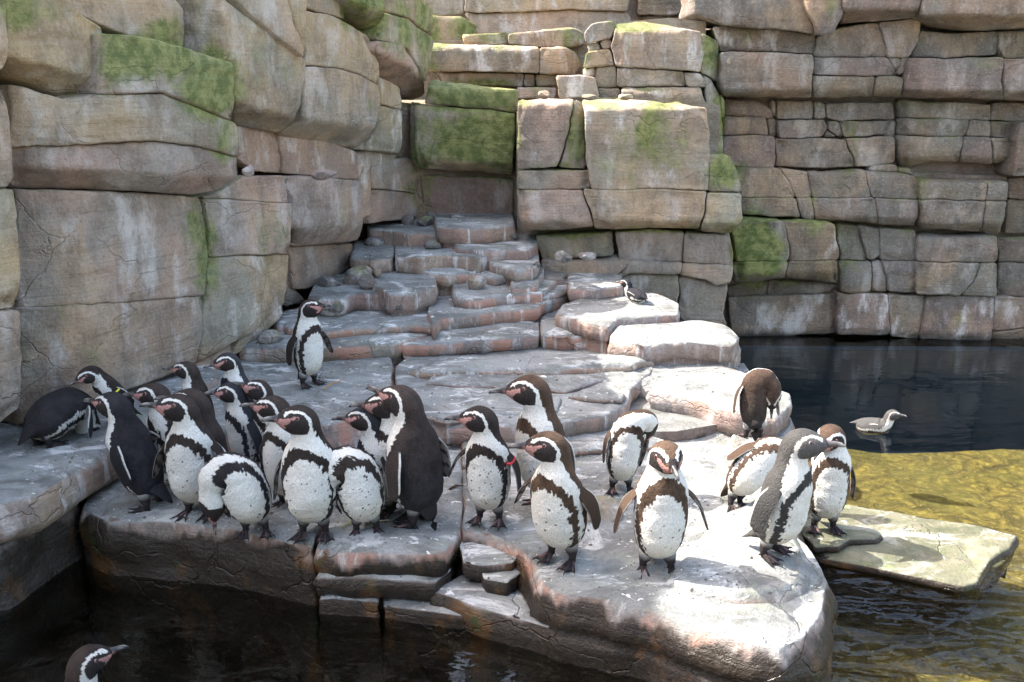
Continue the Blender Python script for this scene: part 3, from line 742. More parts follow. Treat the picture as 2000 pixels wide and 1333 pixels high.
D_([(1252, 32), (1300, 33), (1395, 34), (1420, 62), (1400, 90), (1260, 48)], .0, mat=M_WALL2)
prism([(-3, 10.0), (2.6, 10.0), (2.6, 11.5), (-3, 11.5)], .2, [3.1, 3.2, 3.2, 3.1], M_WALL, 'rock_core', W4, amp=.05).matrix_parent_inverse = Matrix.Translation(-Vector(W4.location))

# right wall
def R_(poly, h, **k):
    k.setdefault('sp', 6); k.setdefault('pale', .25); k.setdefault('bev', .007); k.setdefault('bw', .014)
    k.setdefault('t', .35 + 1.7 * h)
    return blk(W5, RW, poly, h * 1.7 - .05, mat=M_WALL2, **k)
R_([(1350, -40), (1558, -40), (1575, 20), (1592, 66), (1540, 58), (1420, 50), (1356, 26)], .25)
R_([(1562, -40), (1643, -40), (1646, 30), (1628, 64), (1602, 68), (1582, 25)], .30, bev=.010, bw=.06)
R_([(1648, -40), (1799, -40), (1796, 34), (1720, 40), (1650, 46)], .32, un=(18, .9))
R_([(1803, -40), (2080, -40), (2080, 50), (1960, 56), (1895, 60), (1806, 36)], .34, un=(28, .9))
R_([(1396, 52), (1540, 60), (1592, 70), (1591, 105), (1500, 100), (1410, 100)], .15, pale=.6)
R_([(1410, 103), (1500, 103), (1589, 108), (1588, 150), (1586, 191), (1412, 188)], .24, un=(176, .8))
R_([(1596, 72), (1640, 56), (1718, 44), (1728, 80), (1736, 110), (1592, 110)], .17)
R_([(1721, 43), (1799, 38), (1794, 80), (1777, 112), (1739, 112), (1730, 80)], .18)
R_([(1592, 113), (1736, 113), (1755, 147), (1660, 148), (1590, 145)], .19)
R_([(1590, 149), (1660, 151), (1712, 150), (1706, 188), (1592, 191)], .20, un=(176, .6))
R_([(1715, 150), (1752, 149), (1766, 156), (1757, 192), (1709, 188)], .20, un=(176, .6))
R_([(1740, 114), (1760, 114), (1762, 128), (1750, 138)], .18); R_([(1762, 114), (1776, 114), (1768, 142), (1758, 148), (1752, 140), (1764, 128)], .18)
R_([(1800, 62), (1870, 66), (1950, 62), (1949, 108), (1860, 112), (1782, 112)], .14)
R_([(1952, 62), (2080, 60), (2080, 112), (1966, 112), (1952, 92)], .15)
R_([(1780, 115), (1860, 115), (1962, 113), (1958, 160), (1961, 196), (1880, 190), (1762, 191)], .26, un=(178, .9), cr=(1800, .5, 0))
R_([(1965, 115), (2080, 115), (2080, 198), (1964, 196)], .26, un=(180, .9))
R_([(1412, 194), (1480, 197), (1502, 214), (1510, 232), (1450, 226), (1412, 225)], .07)
R_([(1505, 198), (1514, 200), (1513, 230), (1504, 216)], .04)
R_([(1517, 198), (1588, 199), (1588, 232), (1518, 232)], .05, tint=.2)
R_([(1591, 200), (1611, 202), (1615, 230), (1592, 232)], .06)
R_([(1615, 202), (1745, 202), (1748, 234), (1700, 232), (1640, 237), (1618, 230)], .06)
R_([(1412, 228), (1495, 229), (1500, 265), (1470, 261), (1412, 264)], .08)
R_([(1498, 232), (1514, 235), (1516, 266), (1503, 265)], .05)
R_([(1520, 236), (1612, 235), (1618, 250), (1608, 268), (1560, 270), (1524, 270)], .08)
R_([(1620, 238), (1638, 238), (1648, 268), (1634, 266), (1618, 254)], .05); R_([(1614, 256), (1632, 268), (1610, 268)], .05)
R_([(1643, 239), (1748, 236), (1728, 264), (1650, 267)], .07); R_([(1738, 240), (1749, 236), (1749, 266), (1728, 266)], .07)
R_([(1412, 267), (1470, 264), (1514, 268), (1513, 329), (1440, 326), (1412, 320)], .10)
R_([(1517, 273), (1600, 272), (1650, 273), (1662, 300), (1670, 326), (1600, 328), (1518, 326)], .10)
R_([(1654, 271), (1749, 268), (1751, 318), (1720, 324), (1673, 326), (1666, 300)], .10)
R_([(1756, 197), (1850, 201), (1936, 205), (1935, 235), (1755, 230)], .10, cr=(1775, .6, 0)); R_([(1939, 204), (2080, 200), (2080, 238), (1938, 236)], .08, shade=.2)
R_([(1755, 233), (1894, 235), (1886, 266), (1755, 264)], .11, cr=(1775, .6, 0)); R_([(1897, 236), (1935, 238), (1936, 267), (1888, 266)], .11)
R_([(1938, 240), (1996, 240), (1985, 268), (1938, 267)], .08); R_([(1999, 240), (2080, 240), (2080, 345), (1982, 345), (1988, 270)], .2, shade=.25)
R_([(1755, 267), (1850, 268), (1884, 268), (1876, 316), (1820, 316), (1760, 330)], .13, cr=(1778, .6, 0), un=(308, .8)); R_([(1887, 269), (1936, 270), (1940, 320), (1880, 317)], .13, un=(308, .8)); R_([(1940, 270), (1985, 271), (1976, 316), (1944, 320)], .12, un=(308, .8))
R_([(1440, 328), (1522, 331), (1540, 356), (1552, 386), (1448, 386)], .16, tp=(334, .6)); R_([(1526, 331), (1576, 335), (1582, 360), (1588, 387), (1555, 386), (1542, 356)], .15)
R_([(1579, 335), (1690, 335), (1694, 360), (1702, 386), (1590, 387), (1584, 360)], .16, tp=(340, .6)); R_([(1693, 336), (1740, 337), (1788, 346), (1797, 372), (1796, 388), (1705, 386), (1697, 360)], .16, tp=(344, .6), cr=(1780, 0, .5))
R_([(1706, 326), (1752, 324), (1756, 335), (1700, 334)], .12); R_([(1758, 330), (1780, 330), (1786, 342), (1758, 336)], .08)
R_([(1450, 388), (1552, 388), (1564, 425), (1500, 422), (1452, 418)], .17); R_([(1556, 388), (1587, 388), (1592, 431), (1567, 426)], .16)
R_([(1590, 389), (1708, 388), (1713, 410), (1715, 437), (1650, 432), (1595, 431)], .17, un=(424, .7)); R_([(1711, 389), (1796, 391), (1790, 442), (1718, 438), (1716, 410)], .17, un=(428, .7), cr=(1780, 0, .5))
R_([(1800, 352), (1930, 357), (1928, 392), (1802, 390)], .17, tp=(360, .6)); R_([(1933, 357), (1970, 356), (1968, 394), (1930, 392)], .16)
R_([(1770, 336), (1800, 338), (1968, 346), (1968, 354), (1800, 350), (1790, 346)], .04, shade=.4)
R_([(1802, 393), (1928, 395), (1922, 425), (1914, 454), (1860, 450), (1802, 448)], .18, un=(438, .8)); R_([(1931, 395), (1968, 397), (1962, 430), (1955, 454), (1917, 454), (1925, 425)], .18, un=(438, .8))
R_([(1972, 350), (2080, 350), (2080, 390), (1971, 390)], .04, moss=0.05, shade=.2); R_([(1971, 393), (2080, 394), (2080, 458), (1966, 456)], .05, shade=.2)
R_([(1426, 436), (1470, 431), (1532, 435), (1542, 480), (1540, 510), (1443, 512), (1436, 470)], .28, moss=0.25, cr=(1535, 0, .2)); R_([(1534, 436), (1580, 434), (1630, 440), (1636, 480), (1638, 509), (1543, 510), (1544, 480)], .24, moss=0.25, pale=.7)
R_([(1442, 514), (1540, 512), (1534, 543), (1480, 550), (1440, 556), (1436, 530)], .28, moss=0.25, un=(535, .8)); R_([(1543, 512), (1638, 511), (1639, 554), (1600, 549), (1537, 543)], .24, moss=0.15, un=(532, .8))
R_([(1634, 441), (1678, 443), (1684, 475), (1691, 508), (1643, 509), (1640, 480)], .08); R_([(1681, 444), (1719, 448), (1722, 498), (1708, 508), (1694, 506), (1688, 475)], .10); R_([(1721, 448), (1789, 451), (1791, 510), (1724, 509)], .11)
R_([(1643, 512), (1701, 512), (1703, 570), (1645, 571)], .10); R_([(1705, 514), (1722, 512), (1730, 545), (1734, 570), (1706, 569)], .09); R_([(1725, 512), (1791, 512), (1793, 572), (1738, 570), (1733, 545)], .11)
R_([(1793, 459), (1870, 462), (1951, 462), (1949, 512), (1870, 512), (1793, 512)], .14, tp=(466, .6)); R_([(1793, 515), (1915, 515), (1905, 545), (1878, 579), (1794, 576)], .15); R_([(1918, 515), (1948, 515), (1946, 581), (1881, 579), (1908, 545)], .14)
R_([(1953, 465), (2080, 465), (2080, 512), (1952, 512)], .05, shade=.2); R_([(1952, 515), (2080, 515), (2080, 580), (1950, 580)], .05, shade=.2)
R_([(1420, 560), (1470, 551), (1500, 549), (1500, 577), (1424, 580)], .02, shade=.4); R_([(1502, 549), (1600, 553), (1641, 560), (1641, 573), (1502, 577)], .03, shade=.25)
R_([(1424, 583), (1530, 578), (1634, 576), (1636, 652), (1560, 656), (1430, 668)], .05, pale=.6); R_([(1637, 576), (1680, 574), (1736, 577), (1740, 655), (1637, 655)], .10, pale=.7); R_([(1740, 577), (1809, 580), (1802, 620), (1796, 664), (1742, 658)], .10, pale=.6)
R_([(1812, 582), (1870, 580), (1942, 583), (1940, 630), (1936, 668), (1799, 664), (1806, 620)], .12, pale=.7); R_([(1945, 583), (2080, 585), (2080, 632), (1942, 648)], .10, pale=.5); R_([(1942, 652), (2080, 636), (2080, 672), (1940, 670)], .10, pale=.3)
for i_, (ya, yb) in enumerate([(-60, 56), (60, 192), (198, 332), (340, 456), (462, 580), (584, 670)]):   # the wall goes on past the picture's edge
    x_ = 2083
    for j_, w_ in enumerate((150, 190, 120, 170)):
        w_ = w_ + 40 * ((i_ * 7 + j_ * 5) % 3 - 1)
        R_([(x_, ya), (x_ + w_ * .5, ya + 3), (x_ + w_, ya - 2), (x_ + w_ + 4, (ya + yb) / 2), (x_ + w_, yb), (x_, yb - 2)], .08 + .05 * ((i_ + j_ * 2) % 3), sp=10)
        x_ += w_ + 2
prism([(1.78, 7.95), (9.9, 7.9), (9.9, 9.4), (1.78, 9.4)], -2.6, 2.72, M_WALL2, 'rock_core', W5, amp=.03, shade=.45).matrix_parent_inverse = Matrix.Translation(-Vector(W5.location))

# ================================================================== loose stones
def stone(px, py, z, wpx, hpx, label, seed, flat=.6, rot=0, mat=None, name='loose_stone', **kw):
    c = at_z(px, py, z)
    dist = c[1] * _c + (CAM_Z - z) * _s
    w = wpx * dist / FOC / 2
    hh_ = hpx * dist / FOC / 2
    import bmesh
    bm = bmesh.new()
    bmesh.ops.create_icosphere(bm, subdivisions=4, radius=1)
    V = np.array([v.co[:] for v in bm.verts])
    rs = np.random.RandomState(seed)
    for _ in range(9):                                     # broken planes
        d = rs.normal(size=3); d /= np.linalg.norm(d)
        lim = rs.uniform(.55, .85)
        dd = V @ d
        V = V - np.outer(np.clip(dd - lim, 0, 1) * .92, d)
    V = V * (1 + .06 * fbm(V + seed, 2.5, 4, seed))[:, None]
    V = V * np.array([w, w * rs.uniform(.7, .95), hh_])
    a = R(rot); V = V @ np.array([[math.cos(a), math.sin(a), 0], [-math.sin(a), math.cos(a), 0], [0, 0, 1]])
    V[:, 2] += hh_ * .62
    F = [[v.index for v in f.verts] for f in bm.faces]
    bm.free()
    pr = dict(moss=0.0, pale=.5, tint=0.0, dark=0.0, rust=0.0, shade=0.0); pr.update(kw)
    o = link(name, new_mesh(name, V, F, mat or M_STONE), None, label=label, category='stone', group='loose stones on the rocks', **pr)
    o.location = c
    return o
STONES = [
 (645, 563, .43, 52, 34, 'angular grey stone at the left end of the pile under the left wall', 1),
 (690, 560, .43, 40, 32, 'small dark stone wedged in the middle of the stone pile by the left wall', 2),
 (700, 545, .47, 60, 34, 'broad dark stone at the back of the pile below the left wall', 3),
 (722, 566, .43, 48, 38, 'faceted grey stone at the right end of the pile below the left wall', 4),
 (738, 540, .5, 16, 20, 'tiny stone perched behind the pile below the left wall', 17),
 (772, 608, .345, 46, 24, 'rounded grey stone lying alone on the step right of the standing penguin', 5),
 (652, 607, .345, 46, 26, 'dark squared stone beside the head of the penguin standing alone', 6),
 (932, 562, .43, 48, 30, 'rounded dark stone with a groove in the middle of the steps', 7),
 (735, 482, .60, 46, 24, 'flat dark stone against the upper left wall above the steps', 8),
 (845, 486, .625, 34, 20, 'small oval stone on the long pale step', 9),
 (798, 440, .72, 30, 26, 'tilted stone leaning on the wall below the green bastion', 10),
 (830, 444, .72, 44, 28, 'largest rounded stone below the left edge of the green bastion', 11),
 (845, 424, .79, 26, 14, 'little stone behind the two rounded ones below the green bastion', 12),
 (893, 428, .79, 34, 12, 'flat thin stone at the foot of the reddish wall', 13),
 (1000, 466, .68, 22, 18, 'small pointed stone at the corner where steps meet the middle stack', 14),
 (1100, 509, .58, 38, 24, 'pale angular stone on the ledge left below the middle stack', 15),
 (1146, 507, .58, 40, 18, 'low flat stone on the ledge, right of the pale angular stone', 16),
 (1048, 523, .54, 16, 18, 'pebble in the corner at the end of the steps', 18),
 (1062, 192, 1.80, 24, 20, 'small stone sunlit on top of the middle stack', 19),
 (1152, 194, 1.80, 40, 12, 'flat sunlit stone beside the square block on the middle stack', 20),
 (1222, 194, 1.80, 30, 14, 'sunlit stone on the right half of the middle stack top', 21),
 (486, 341, 1.42, 26, 26, 'small pinkish stone on the ledge beside the mossy overhang', 22),
 (634, 349, 1.38, 52, 22, 'long pinkish stone on the ledge under the recessed purple course', 23),
 (530, 668, .255, 56, 28, 'smooth grey stone on the step at the foot of the left wall', 24),
 (1172, 1012, 0, 92, 50, 'pale weathered stone behind the legs of the foremost brown penguin', 25),
 (1474, 888, 0, 80, 34, 'rounded boulder on the sunlit platform below the hunched penguin', 26),
 (1080, 470, .6, 10, 8, 'tiny pebble on the ledge left below the middle stack', 27)]
for i, s_ in enumerate(STONES):
    kw = dict(mat=M_TERR, pale=.7, rust=.1) if 'boulder' in s_[5] else dict(tint=.35) if 'pinkish' in s_[5] else (dict(mat=M_WALL, pale=.7) if 'sunlit' in s_[5] or 'weathered' in s_[5] else {})
    stone(*s_, rot=i * 37 % 60 - 30, **kw)
# ================================================================== penguins
def feather_material():
    t = NT('plumage')
    P = t.n('TexCoord').outputs['Object']
    col = t.n('Attribute', attribute_name='col', attribute_type='GEOMETRY').outputs['Color']
    n = t.noise(P, 120, 3, .6)
    n2 = t.noise(t.stretch(P, (1, 1, .35)), 240, 2, .6)
    c = t.mix(t.ss(n2, .35, .7), t.mix(.22, col, (0, 0, 0)), col)
    t.set(t.b.inputs['Base Color'], c)
    t.b.inputs['Roughness'].default_value = .78
    t.b.inputs['Specular IOR Level'].default_value = .22
    h = t.math('ADD', n2, t.math('MULTIPLY', n, .8))
    t.set(t.b.inputs['Normal'], t.n('Bump', {'Strength': .9, 'Distance': .006, 'Height': h}).outputs[0])
    return t.m
M_FEATHER = feather_material()
def skin_material(name, rough):
    t = NT(name)
    P = t.n('TexCoord').outputs['Object']
    col = t.n('Attribute', attribute_name='col', attribute_type='GEOMETRY').outputs['Color']
    t.set(t.b.inputs['Base Color'], t.mix(t.noise(P, 160, 3), t.mix(.35, col, (0, 0, 0)), col))
    t.b.inputs['Roughness'].default_value = rough
    return t.m
M_HORN = skin_material('bill_horn', .35)
M_EYE = skin_material('eye', .12)
def plain(name, c, r=.5):
    t = NT(name); P = t.n('TexCoord').outputs['Object']
    t.set(t.b.inputs['Base Color'], t.mix(t.noise(P, 90, 2), c, tuple(v * .75 for v in c)))
    t.b.inputs['Roughness'].default_value = r
    return t.m

def unit(v): return v / (np.linalg.norm(v) + 1e-12)
def vdir(phi, az):
    p, a = R(phi), R(az)
    return np.array([math.sin(p) * math.cos(a), math.sin(p) * math.sin(a), math.cos(p)])
def slerp(a, b, t):
    d = np.clip(np.dot(a, b), -1, 1); w = math.acos(d)
    if w < 1e-4: return a
    return unit((math.sin((1 - t) * w) * a + math.sin(t * w) * b) / math.sin(w))
def rotv(v, ax, ang):
    return v * math.cos(ang) + np.cross(ax, v) * math.sin(ang) + ax * np.dot(ax, v) * (1 - math.cos(ang))

PR = np.array([  # along the spine: depth, half width
 (0.000, .010, .012), (.012, .046, .050), (.030, .070, .076), (.060, .088, .095), (.100, .098, .106), (.150, .102, .112), (.205, .101, .114),
 (.250, .096, .112), (.290, .088, .104), (.318, .078, .092), (.342, .068, .078), (.364, .0605, .067), (.386, .058, .061), (.410, .060, .060), (.435, .0625, .0605),
 (.458, .0625, .0595), (.480, .057, .054), (.500, .047, .045), (.517, .036, .035), (.530, .026, .027), (.541, .017, .019), (.546, .008, .009)])
LEN = .546
WHITE = np.array([.76, .74, .69]); PINK = np.array([.47, .25, .225])

def tubes(path, radii, nseg=10, flat=None, cap=True):
    """small tapered tube through 3D points"""
    path = np.array(path, float); V, F = [], []
    n = len(path)
    for i in range(n):
        d = unit(path[min(i + 1, n - 1)] - path[max(i - 1, 0)])
        a = np.array([0, 0, 1.]) if abs(d[2]) < .9 else np.array([1., 0, 0])
        x = unit(np.cross(a, d)); y = np.cross(d, x)
        for k in range(nseg):
            t = 2 * math.pi * k / nseg
            rr = radii[i]
            V.append(path[i] + x * math.cos(t) * rr + y * math.sin(t) * rr * (flat[i] if flat else 1))
    for i in range(n - 1):
        for k in range(nseg):
            k2 = (k + 1) % nseg
            F.append((i * nseg + k, i * nseg + k2, (i + 1) * nseg + k2, (i + 1) * nseg + k))
    F.append(tuple(range(nseg))[::-1]); F.append(tuple((n - 1) * nseg + k for k in range(nseg)))
    return np.array(V), F

def penguin(label, foot, z, H, yaw, keys, seed=0, fat=1.0, back=(.038, .032, .032), brown=None, juv=False,
            fl=((12, 0), (12, 0)), feet=((.010, .045, 12), (.010, -.045, -12)), nofeet=False, base=.062, off=0.0,
            tail=35, head_roll=0, res=1.0, band=1.0, scale=None, spots=9, tagc=None, tagside=1, raise_=0.0, pinkface=1.0, facing_up=None, wet=False):
    fx, fy = foot
    P0 = at_z(fx, fy, z)
    if scale is None:
        r = rays([(fx, fy - H)])[0]
        ztop = CAM_Z + r[2] / r[1] * P0[1]
        scale = (ztop - z) / .545
    back = np.array(back) * .62; brown = back * 1.15 if brown is None else np.array(brown) * .62
    rs = np.random.RandomState(seed + 100)
    # spine
    NS = int(150 * res); NA = int(108 * res)
    ts = np.linspace(0, LEN, NS)
    kt = [k[0] for k in keys]; kd = [vdir(k[1], k[2]) for k in keys]
    dirs = []
    for t in ts:
        i = max(0, min(len(kt) - 2, np.searchsorted(kt, t) - 1))
        u_ = np.clip((t - kt[i]) / (kt[i + 1] - kt[i]), 0, 1); u_ = u_ * u_ * (3 - 2 * u_)
        dirs.append(slerp(kd[i], kd[i + 1], u_))
    dirs = np.array(dirs)
    C = np.zeros((NS, 3)); C[0] = (off, 0, base + raise_)
    for i in range(1, NS): C[i] = C[i - 1] + (dirs[i - 1] + dirs[i]) / 2 * (ts[i] - ts[i - 1])
    # ventral frame, parallel transport then a twist through the neck so the chin points down
    Vn = np.zeros((NS, 3)); v = unit(np.array([1., 0, 0]) - dirs[0] * dirs[0][0]) if abs(dirs[0][0]) < .95 else np.array([0, 0, -1.])
    for i in range(NS):
        v = unit(v - dirs[i] * np.dot(v, dirs[i])); Vn[i] = v
    hd = dirs[-1]
    upw = np.array([0, 0, 1.]) if facing_up is None else np.array(facing_up, float)
    if abs(np.dot(upw, hd)) < .985 or facing_up is not None:
        want = unit(-(upw - hd * np.dot(upw, hd)))
        want = rotv(want, hd, R(head_roll))
        ang = math.atan2(np.dot(np.cross(Vn[-1], want), hd), np.dot(Vn[-1], want))
    else: ang = R(head_roll)
    for i in range(NS):
        q = np.clip((ts[i] - .28) / .14, 0, 1); q = q * q * (3 - 2 * q)
        Vn[i] = rotv(Vn[i], dirs[i], ang * q)
    Rn = np.cross(dirs, Vn)
    dep = np.interp(ts, PR[:, 0], PR[:, 1]); wid = np.interp(ts, PR[:, 0], PR[:, 2])
    ker = np.exp(-np.linspace(-2, 2, 9) ** 2); ker /= ker.sum()
    m = int(4)
    dep2 = np.convolve(np.pad(dep, m, mode='edge'), ker, 'valid'); wid2 = np.convolve(np.pad(wid, m, mode='edge'), ker, 'valid')
    dep2[:5] = dep[:5]; wid2[:5] = wid[:5]; dep2[-6:] = dep[-6:]; wid2[-6:] = wid[-6:]
    ff = 1 + (fat * .965 - 1) * np.clip((.34 - ts) / .1, 0, 1)
    dep2 = dep2 * ff; wid2 = wid2 * ff
    th = np.linspace(-math.pi, math.pi, NA, endpoint=False)
    cs, sn = np.cos(th), np.sin(th)
    belly = 1 + .06 * np.exp(-((ts - .11) / .07) ** 2)
    X = np.zeros((NS, NA, 3))
    for i in range(NS):
        df = dep2[i] * np.where(cs > 0, belly[i], .93)
        X[i] = C[i] + np.outer(cs * df, Vn[i]) + np.outer(sn * wid2[i], Rn[i])
    flatX = X.reshape(-1, 3)
    TT = np.repeat(ts, NA); TH = np.degrees(np.tile(th, NS))
    # soft plumage unevenness
    nrm = flatX - np.repeat(C, NA, 0); nrm /= np.linalg.norm(nrm, axis=1)[:, None] + 1e-9
    body = np.clip((.44 - TT) / .05, 0, 1)
    flatX = flatX + nrm * (fbm(flatX + seed * 3.1, 16, 3, seed) * .0055 * body + fbm(flatX * np.array([1, 1, .5]) + seed, 60, 2, seed) * .0011 * body)[:, None]
    crease = np.exp(-((TT - .03) / .02) ** 2)
    # ---- plumage pattern
    jn = 1.5 * fbm((flatX + seed) * np.array([1, 1, .45]), 120, 3, 71); jl = fbm(flatX, 22, 2, 72)
    th_ = np.maximum(np.abs(TH) + jn * 8 + jl * 4, .01)
    t_ = TT + jn * .0045 + jl * .003
    tb0, tb1 = .300, .300 + .038 * band
    def halfw(w, tc, t0=.15): return np.where(t_ < t0, w, w * np.sqrt(np.clip(1 - ((t_ - t0) / (tc - t0)) ** 2, 0, 1)))
    wb = halfw(54, tb0) * np.clip(.75 + t_ * 2.4, 0, 1.0)
    wo = np.where(t_ < tb1, np.maximum(halfw(73, tb1 + .002, .19), 0), 0)
    wo = np.where(t_ < .1, 70 + (t_ < .1) * 2, wo)
    ww = np.where(t_ < .30, 87, 87 + 13 * np.clip((t_ - .3) / .1, 0, 1))
    ww = np.where(t_ < .14, 81 + 6 * np.clip(t_ / .14, 0, 1), ww)
    dark = np.where((TT > .30)[:, None], brown, back) * (1 + .35 * np.clip(fbm(flatX + 9, 30, 3, 74), -1, 1))[:, None]
    k = np.clip((TT - .05) / .3, 0, 1)[:, None]
    dark = back * (1 - k) + brown * k
    dark = dark * (1 + (.2 if juv else .5) * fbm(flatX + 9, 26, 3, 74) + (.15 if juv else .35) * fbm(flatX * np.array([1, 1, .4]) + 9, 110, 2, 75))[:, None]
    col = np.empty((len(flatX), 3)); col[:] = dark
    white = WHITE * (1 + .05 * fbm(flatX, 18, 2, 77))[:, None]
    white = white * (1 - np.array([.0, .10, .28]) * (np.clip((.16 - TT) / .16, 0, 1) * np.clip(.5 + fbm(flatX + 5, 14, 3, 78), 0, 1))[:, None])
    white = white * (1 - .16 * np.clip((.10 - TT) / .1, 0, 1) * 1.0)[:, None]
    bandc = (dark * 1.0 if not juv else dark * .6)
    mW = th_ < ww; col[mW] = white[mW]
    mB = th_ < wo; col[mB] = bandc[mB] if not isinstance(bandc, np.ndarray) or bandc.ndim == 2 else bandc
    mb = th_ < wb; col[mb] = white[mb]
    # scattered spots on the belly
    for s_ in range(spots):
        st = rs.uniform(.05, .24); sa = rs.uniform(-50, 50)
        d = np.hypot((TT - st), np.radians(TH - sa) * .1)
        mk = d < rs.uniform(.0022, .0042)
        col[mk & mb] = (.07, .055, .05)
    # ---- head
    ih = int(.452 / LEN * (NS - 1)); Hc = C[ih]
    hf = unit(dirs[-1]); hu = -unit(Vn[-1] - hf * np.dot(Vn[-1], hf)); hs = np.cross(hu, hf)
    q = flatX - Hc
    q = np.c_[q @ hf, np.abs(q @ hs), q @ hu]
    qn = q / (np.linalg.norm(q, axis=1)[:, None] + 1e-9)
    hm = TT > .400
    def ang_(c): return np.degrees(np.arccos(np.clip(qn @ unit(np.array(c)), -1, 1))) + jn * 4
    aF = ang_((.50, .80, -.16))
    face = aF < 47
    ring = (aF >= 47) & (aF < 59)
    throat = (qn[:, 2] < -.25 + .3 * np.clip(-qn[:, 0], 0, 1)) & (th_ < 100)
    chin = (q[:, 0] > .016) & (q[:, 2] < 0)
    facec = (.035, .028, .027) if not juv else (.10, .095, .095)
    capc = dark * 1.0
    col[hm] = capc[hm]
    if not juv: col[hm & throat] = white[hm & throat]
    else: col[hm & throat] = white[hm & throat] * .9
    rmask = hm & ring & ((qn[:, 0] < .93))
    col[rmask] = white[rmask] * (1 if not juv else .75)
    fm = hm & face; col[fm] = np.array(facec) * (1 + .3 * jl[fm])[:, None]
    cm = hm & chin & ~face & (q[:, 1] < .028); col[cm] = facec
    if pinkface > 0 and not juv:
        pm = np.zeros(len(qn), bool)
        c0_, c1_ = np.array((.97, .25, -.10)), np.array((.66, .68, .26))
        for u_ in np.linspace(0, 1, 7):
            pm |= ang_(c0_ * (1 - u_) + c1_ * u_) < (11.5 - 6.5 * u_) * pinkface ** .5
        pm |= ang_((.93, .30, -.32)) < 9 * pinkface
        pm &= hm
        col[pm] = PINK * (1 + .3 * jl[pm])[:, None]
        bl = hm & (qn[:, 0] > .9) & (qn[:, 1] < .2) & (q[:, 2] > -.004); col[bl] = (.03, .025, .025)
    if wet:
        col = col * .9
    F = []
    for i in range(NS - 1):
        a = i * NA
        for kk in range(NA):
            k2 = (kk + 1) % NA
            F.append((a + kk, a + k2, a + NA + k2, a + NA + kk))
    F.append(tuple(range(NA))[::-1]); F.append(tuple((NS - 1) * NA + k_ for k_ in range(NA)))
    Vs = [flatX]; Fs = [F]; Cs = [col]; base_n = len(flatX)
    def add(V, F_, c):
        nonlocal base_n
        Vs.append(V); Fs.append([tuple(i + base_n for i in f) for f in F_])
        Cs.append(np.broadcast_to(np.array(c, float), (len(V), 3)).copy()); base_n += len(V)
    # ---- tail
    i0 = int(.035 / LEN * NS)
    td = unit(-dirs[i0] * math.cos(R(tail)) - Vn[i0] * math.sin(R(tail)))
    b0 = C[i0] - Vn[i0] * .035
    pth = [b0 + td * s_ - Vn[i0] * (.012 * math.sin(s_ * 20)) for s_ in (-.02, .02, .05, .08, .105)]
    V_, F_ = tubes(pth, [.05, .042, .03, .019, .005], 14)
    rel = V_ - b0; lat = rel @ Vn[i0]
    nz_ = np.cross(td, Rn[i0]); nz_ = unit(nz_)
    hgt = rel @ nz_; along = np.clip(rel @ td / .1, 0, 1)
    V_ = V_ - np.outer(hgt * (.25 + .6 * along), nz_)
    add(V_, F_, back * .9)
    # ---- flippers
    isd = int(.285 / LEN * NS)
    for si, (sg, f_) in enumerate(((1, fl[0]), (-1, fl[1]))):
        spread, swing = f_[0], f_[1]; bend = f_[2] if len(f_) > 2 else 14
        D = unit(dirs[int(.10 / LEN * NS):isd + 1].mean(0)); Vv = unit(Vn[isd] - D * np.dot(Vn[isd], D)); rs_ = unit(np.cross(D, Vv))
        Dd, Ss = -D, rs_ * sg
        root = C[isd] + Ss * wid2[isd] * .86 - Vv * dep2[isd] * .05
        nl_, nw_ = 22, 13
        LN = .205
        pts = []; cc = []
        cur = root.copy(); sp_ = spread + 33
        for a in range(nl_):
            l = a / (nl_ - 1)
            ang_s = R(sp_ * (1 - .0) - (26 + bend) * min(1, l * 1.6) * 1.0)
            ax = unit(Dd * math.cos(ang_s) + Ss * math.sin(ang_s))
            nb_ = unit(Ss * math.cos(ang_s) - Dd * math.sin(ang_s))
            sw = R(swing + 6 * l)
            ax2 = unit(ax * math.cos(sw) - Vv * math.sin(sw))
            wv = unit(Vv * math.cos(sw) + ax * math.sin(sw))          # towards the leading edge
            if a: cur = cur + ax2 * LN / (nl_ - 1)
            wdt = (.023 + .017 * min(1, l * 3.2)) * (1 - .28 * max(0, l - .35)) * math.sqrt(max(0.0, 1 - max(0, (l - .80) / .2) ** 2.2) + .004)
            cen = cur - wv * .010 * math.sin(l * 3.1)
            thk = .0085 * (1 - .55 * l)
            for b in range(nw_ * 2):
                ph = 2 * math.pi * b / (nw_ * 2)
                pts.append(cen + wv * math.cos(ph) * wdt + nb_ * math.sin(ph) * thk * (1 if a < nl_ - 1 else .4))
                outer = math.sin(ph) > -.1
                edge = math.cos(ph)
                nn_ = rs.uniform(-1, 1)
                if outer:
                    c_ = dark[isd * NA] * .85
                    if edge < -.80 and .12 < l < .9: c_ = WHITE * .8
                    if edge > .93 and l > .2: c_ = WHITE * .35
                else:
                    c_ = np.array((.36, .29, .26)) if (nn_ + math.sin(l * 23 + ph * 3) * 1.2 > -.35) else np.array((.06, .045, .045))
                    if edge > .75: c_ = np.array((.04, .035, .035))
                    if edge < -.85: c_ = WHITE * .7
                cc.append(c_)
        W_ = nw_ * 2
        F_ = [(a * W_ + b, a * W_ + (b + 1) % W_, (a + 1) * W_ + (b + 1) % W_, (a + 1) * W_ + b) for a in range(nl_ - 1) for b in range(W_)]
        F_.append(tuple(range(W_))[::-1]); F_.append(tuple((nl_ - 1) * W_ + b for b in range(W_)))
        if sg < 0: F_ = [f[::-1] for f in F_]
        add(np.array(pts), F_, np.array(cc))
        if tagc and sg == tagside:
            tag_at = (root + unit(Dd + Ss * .35) * .035, Ss, Vv, Dd)
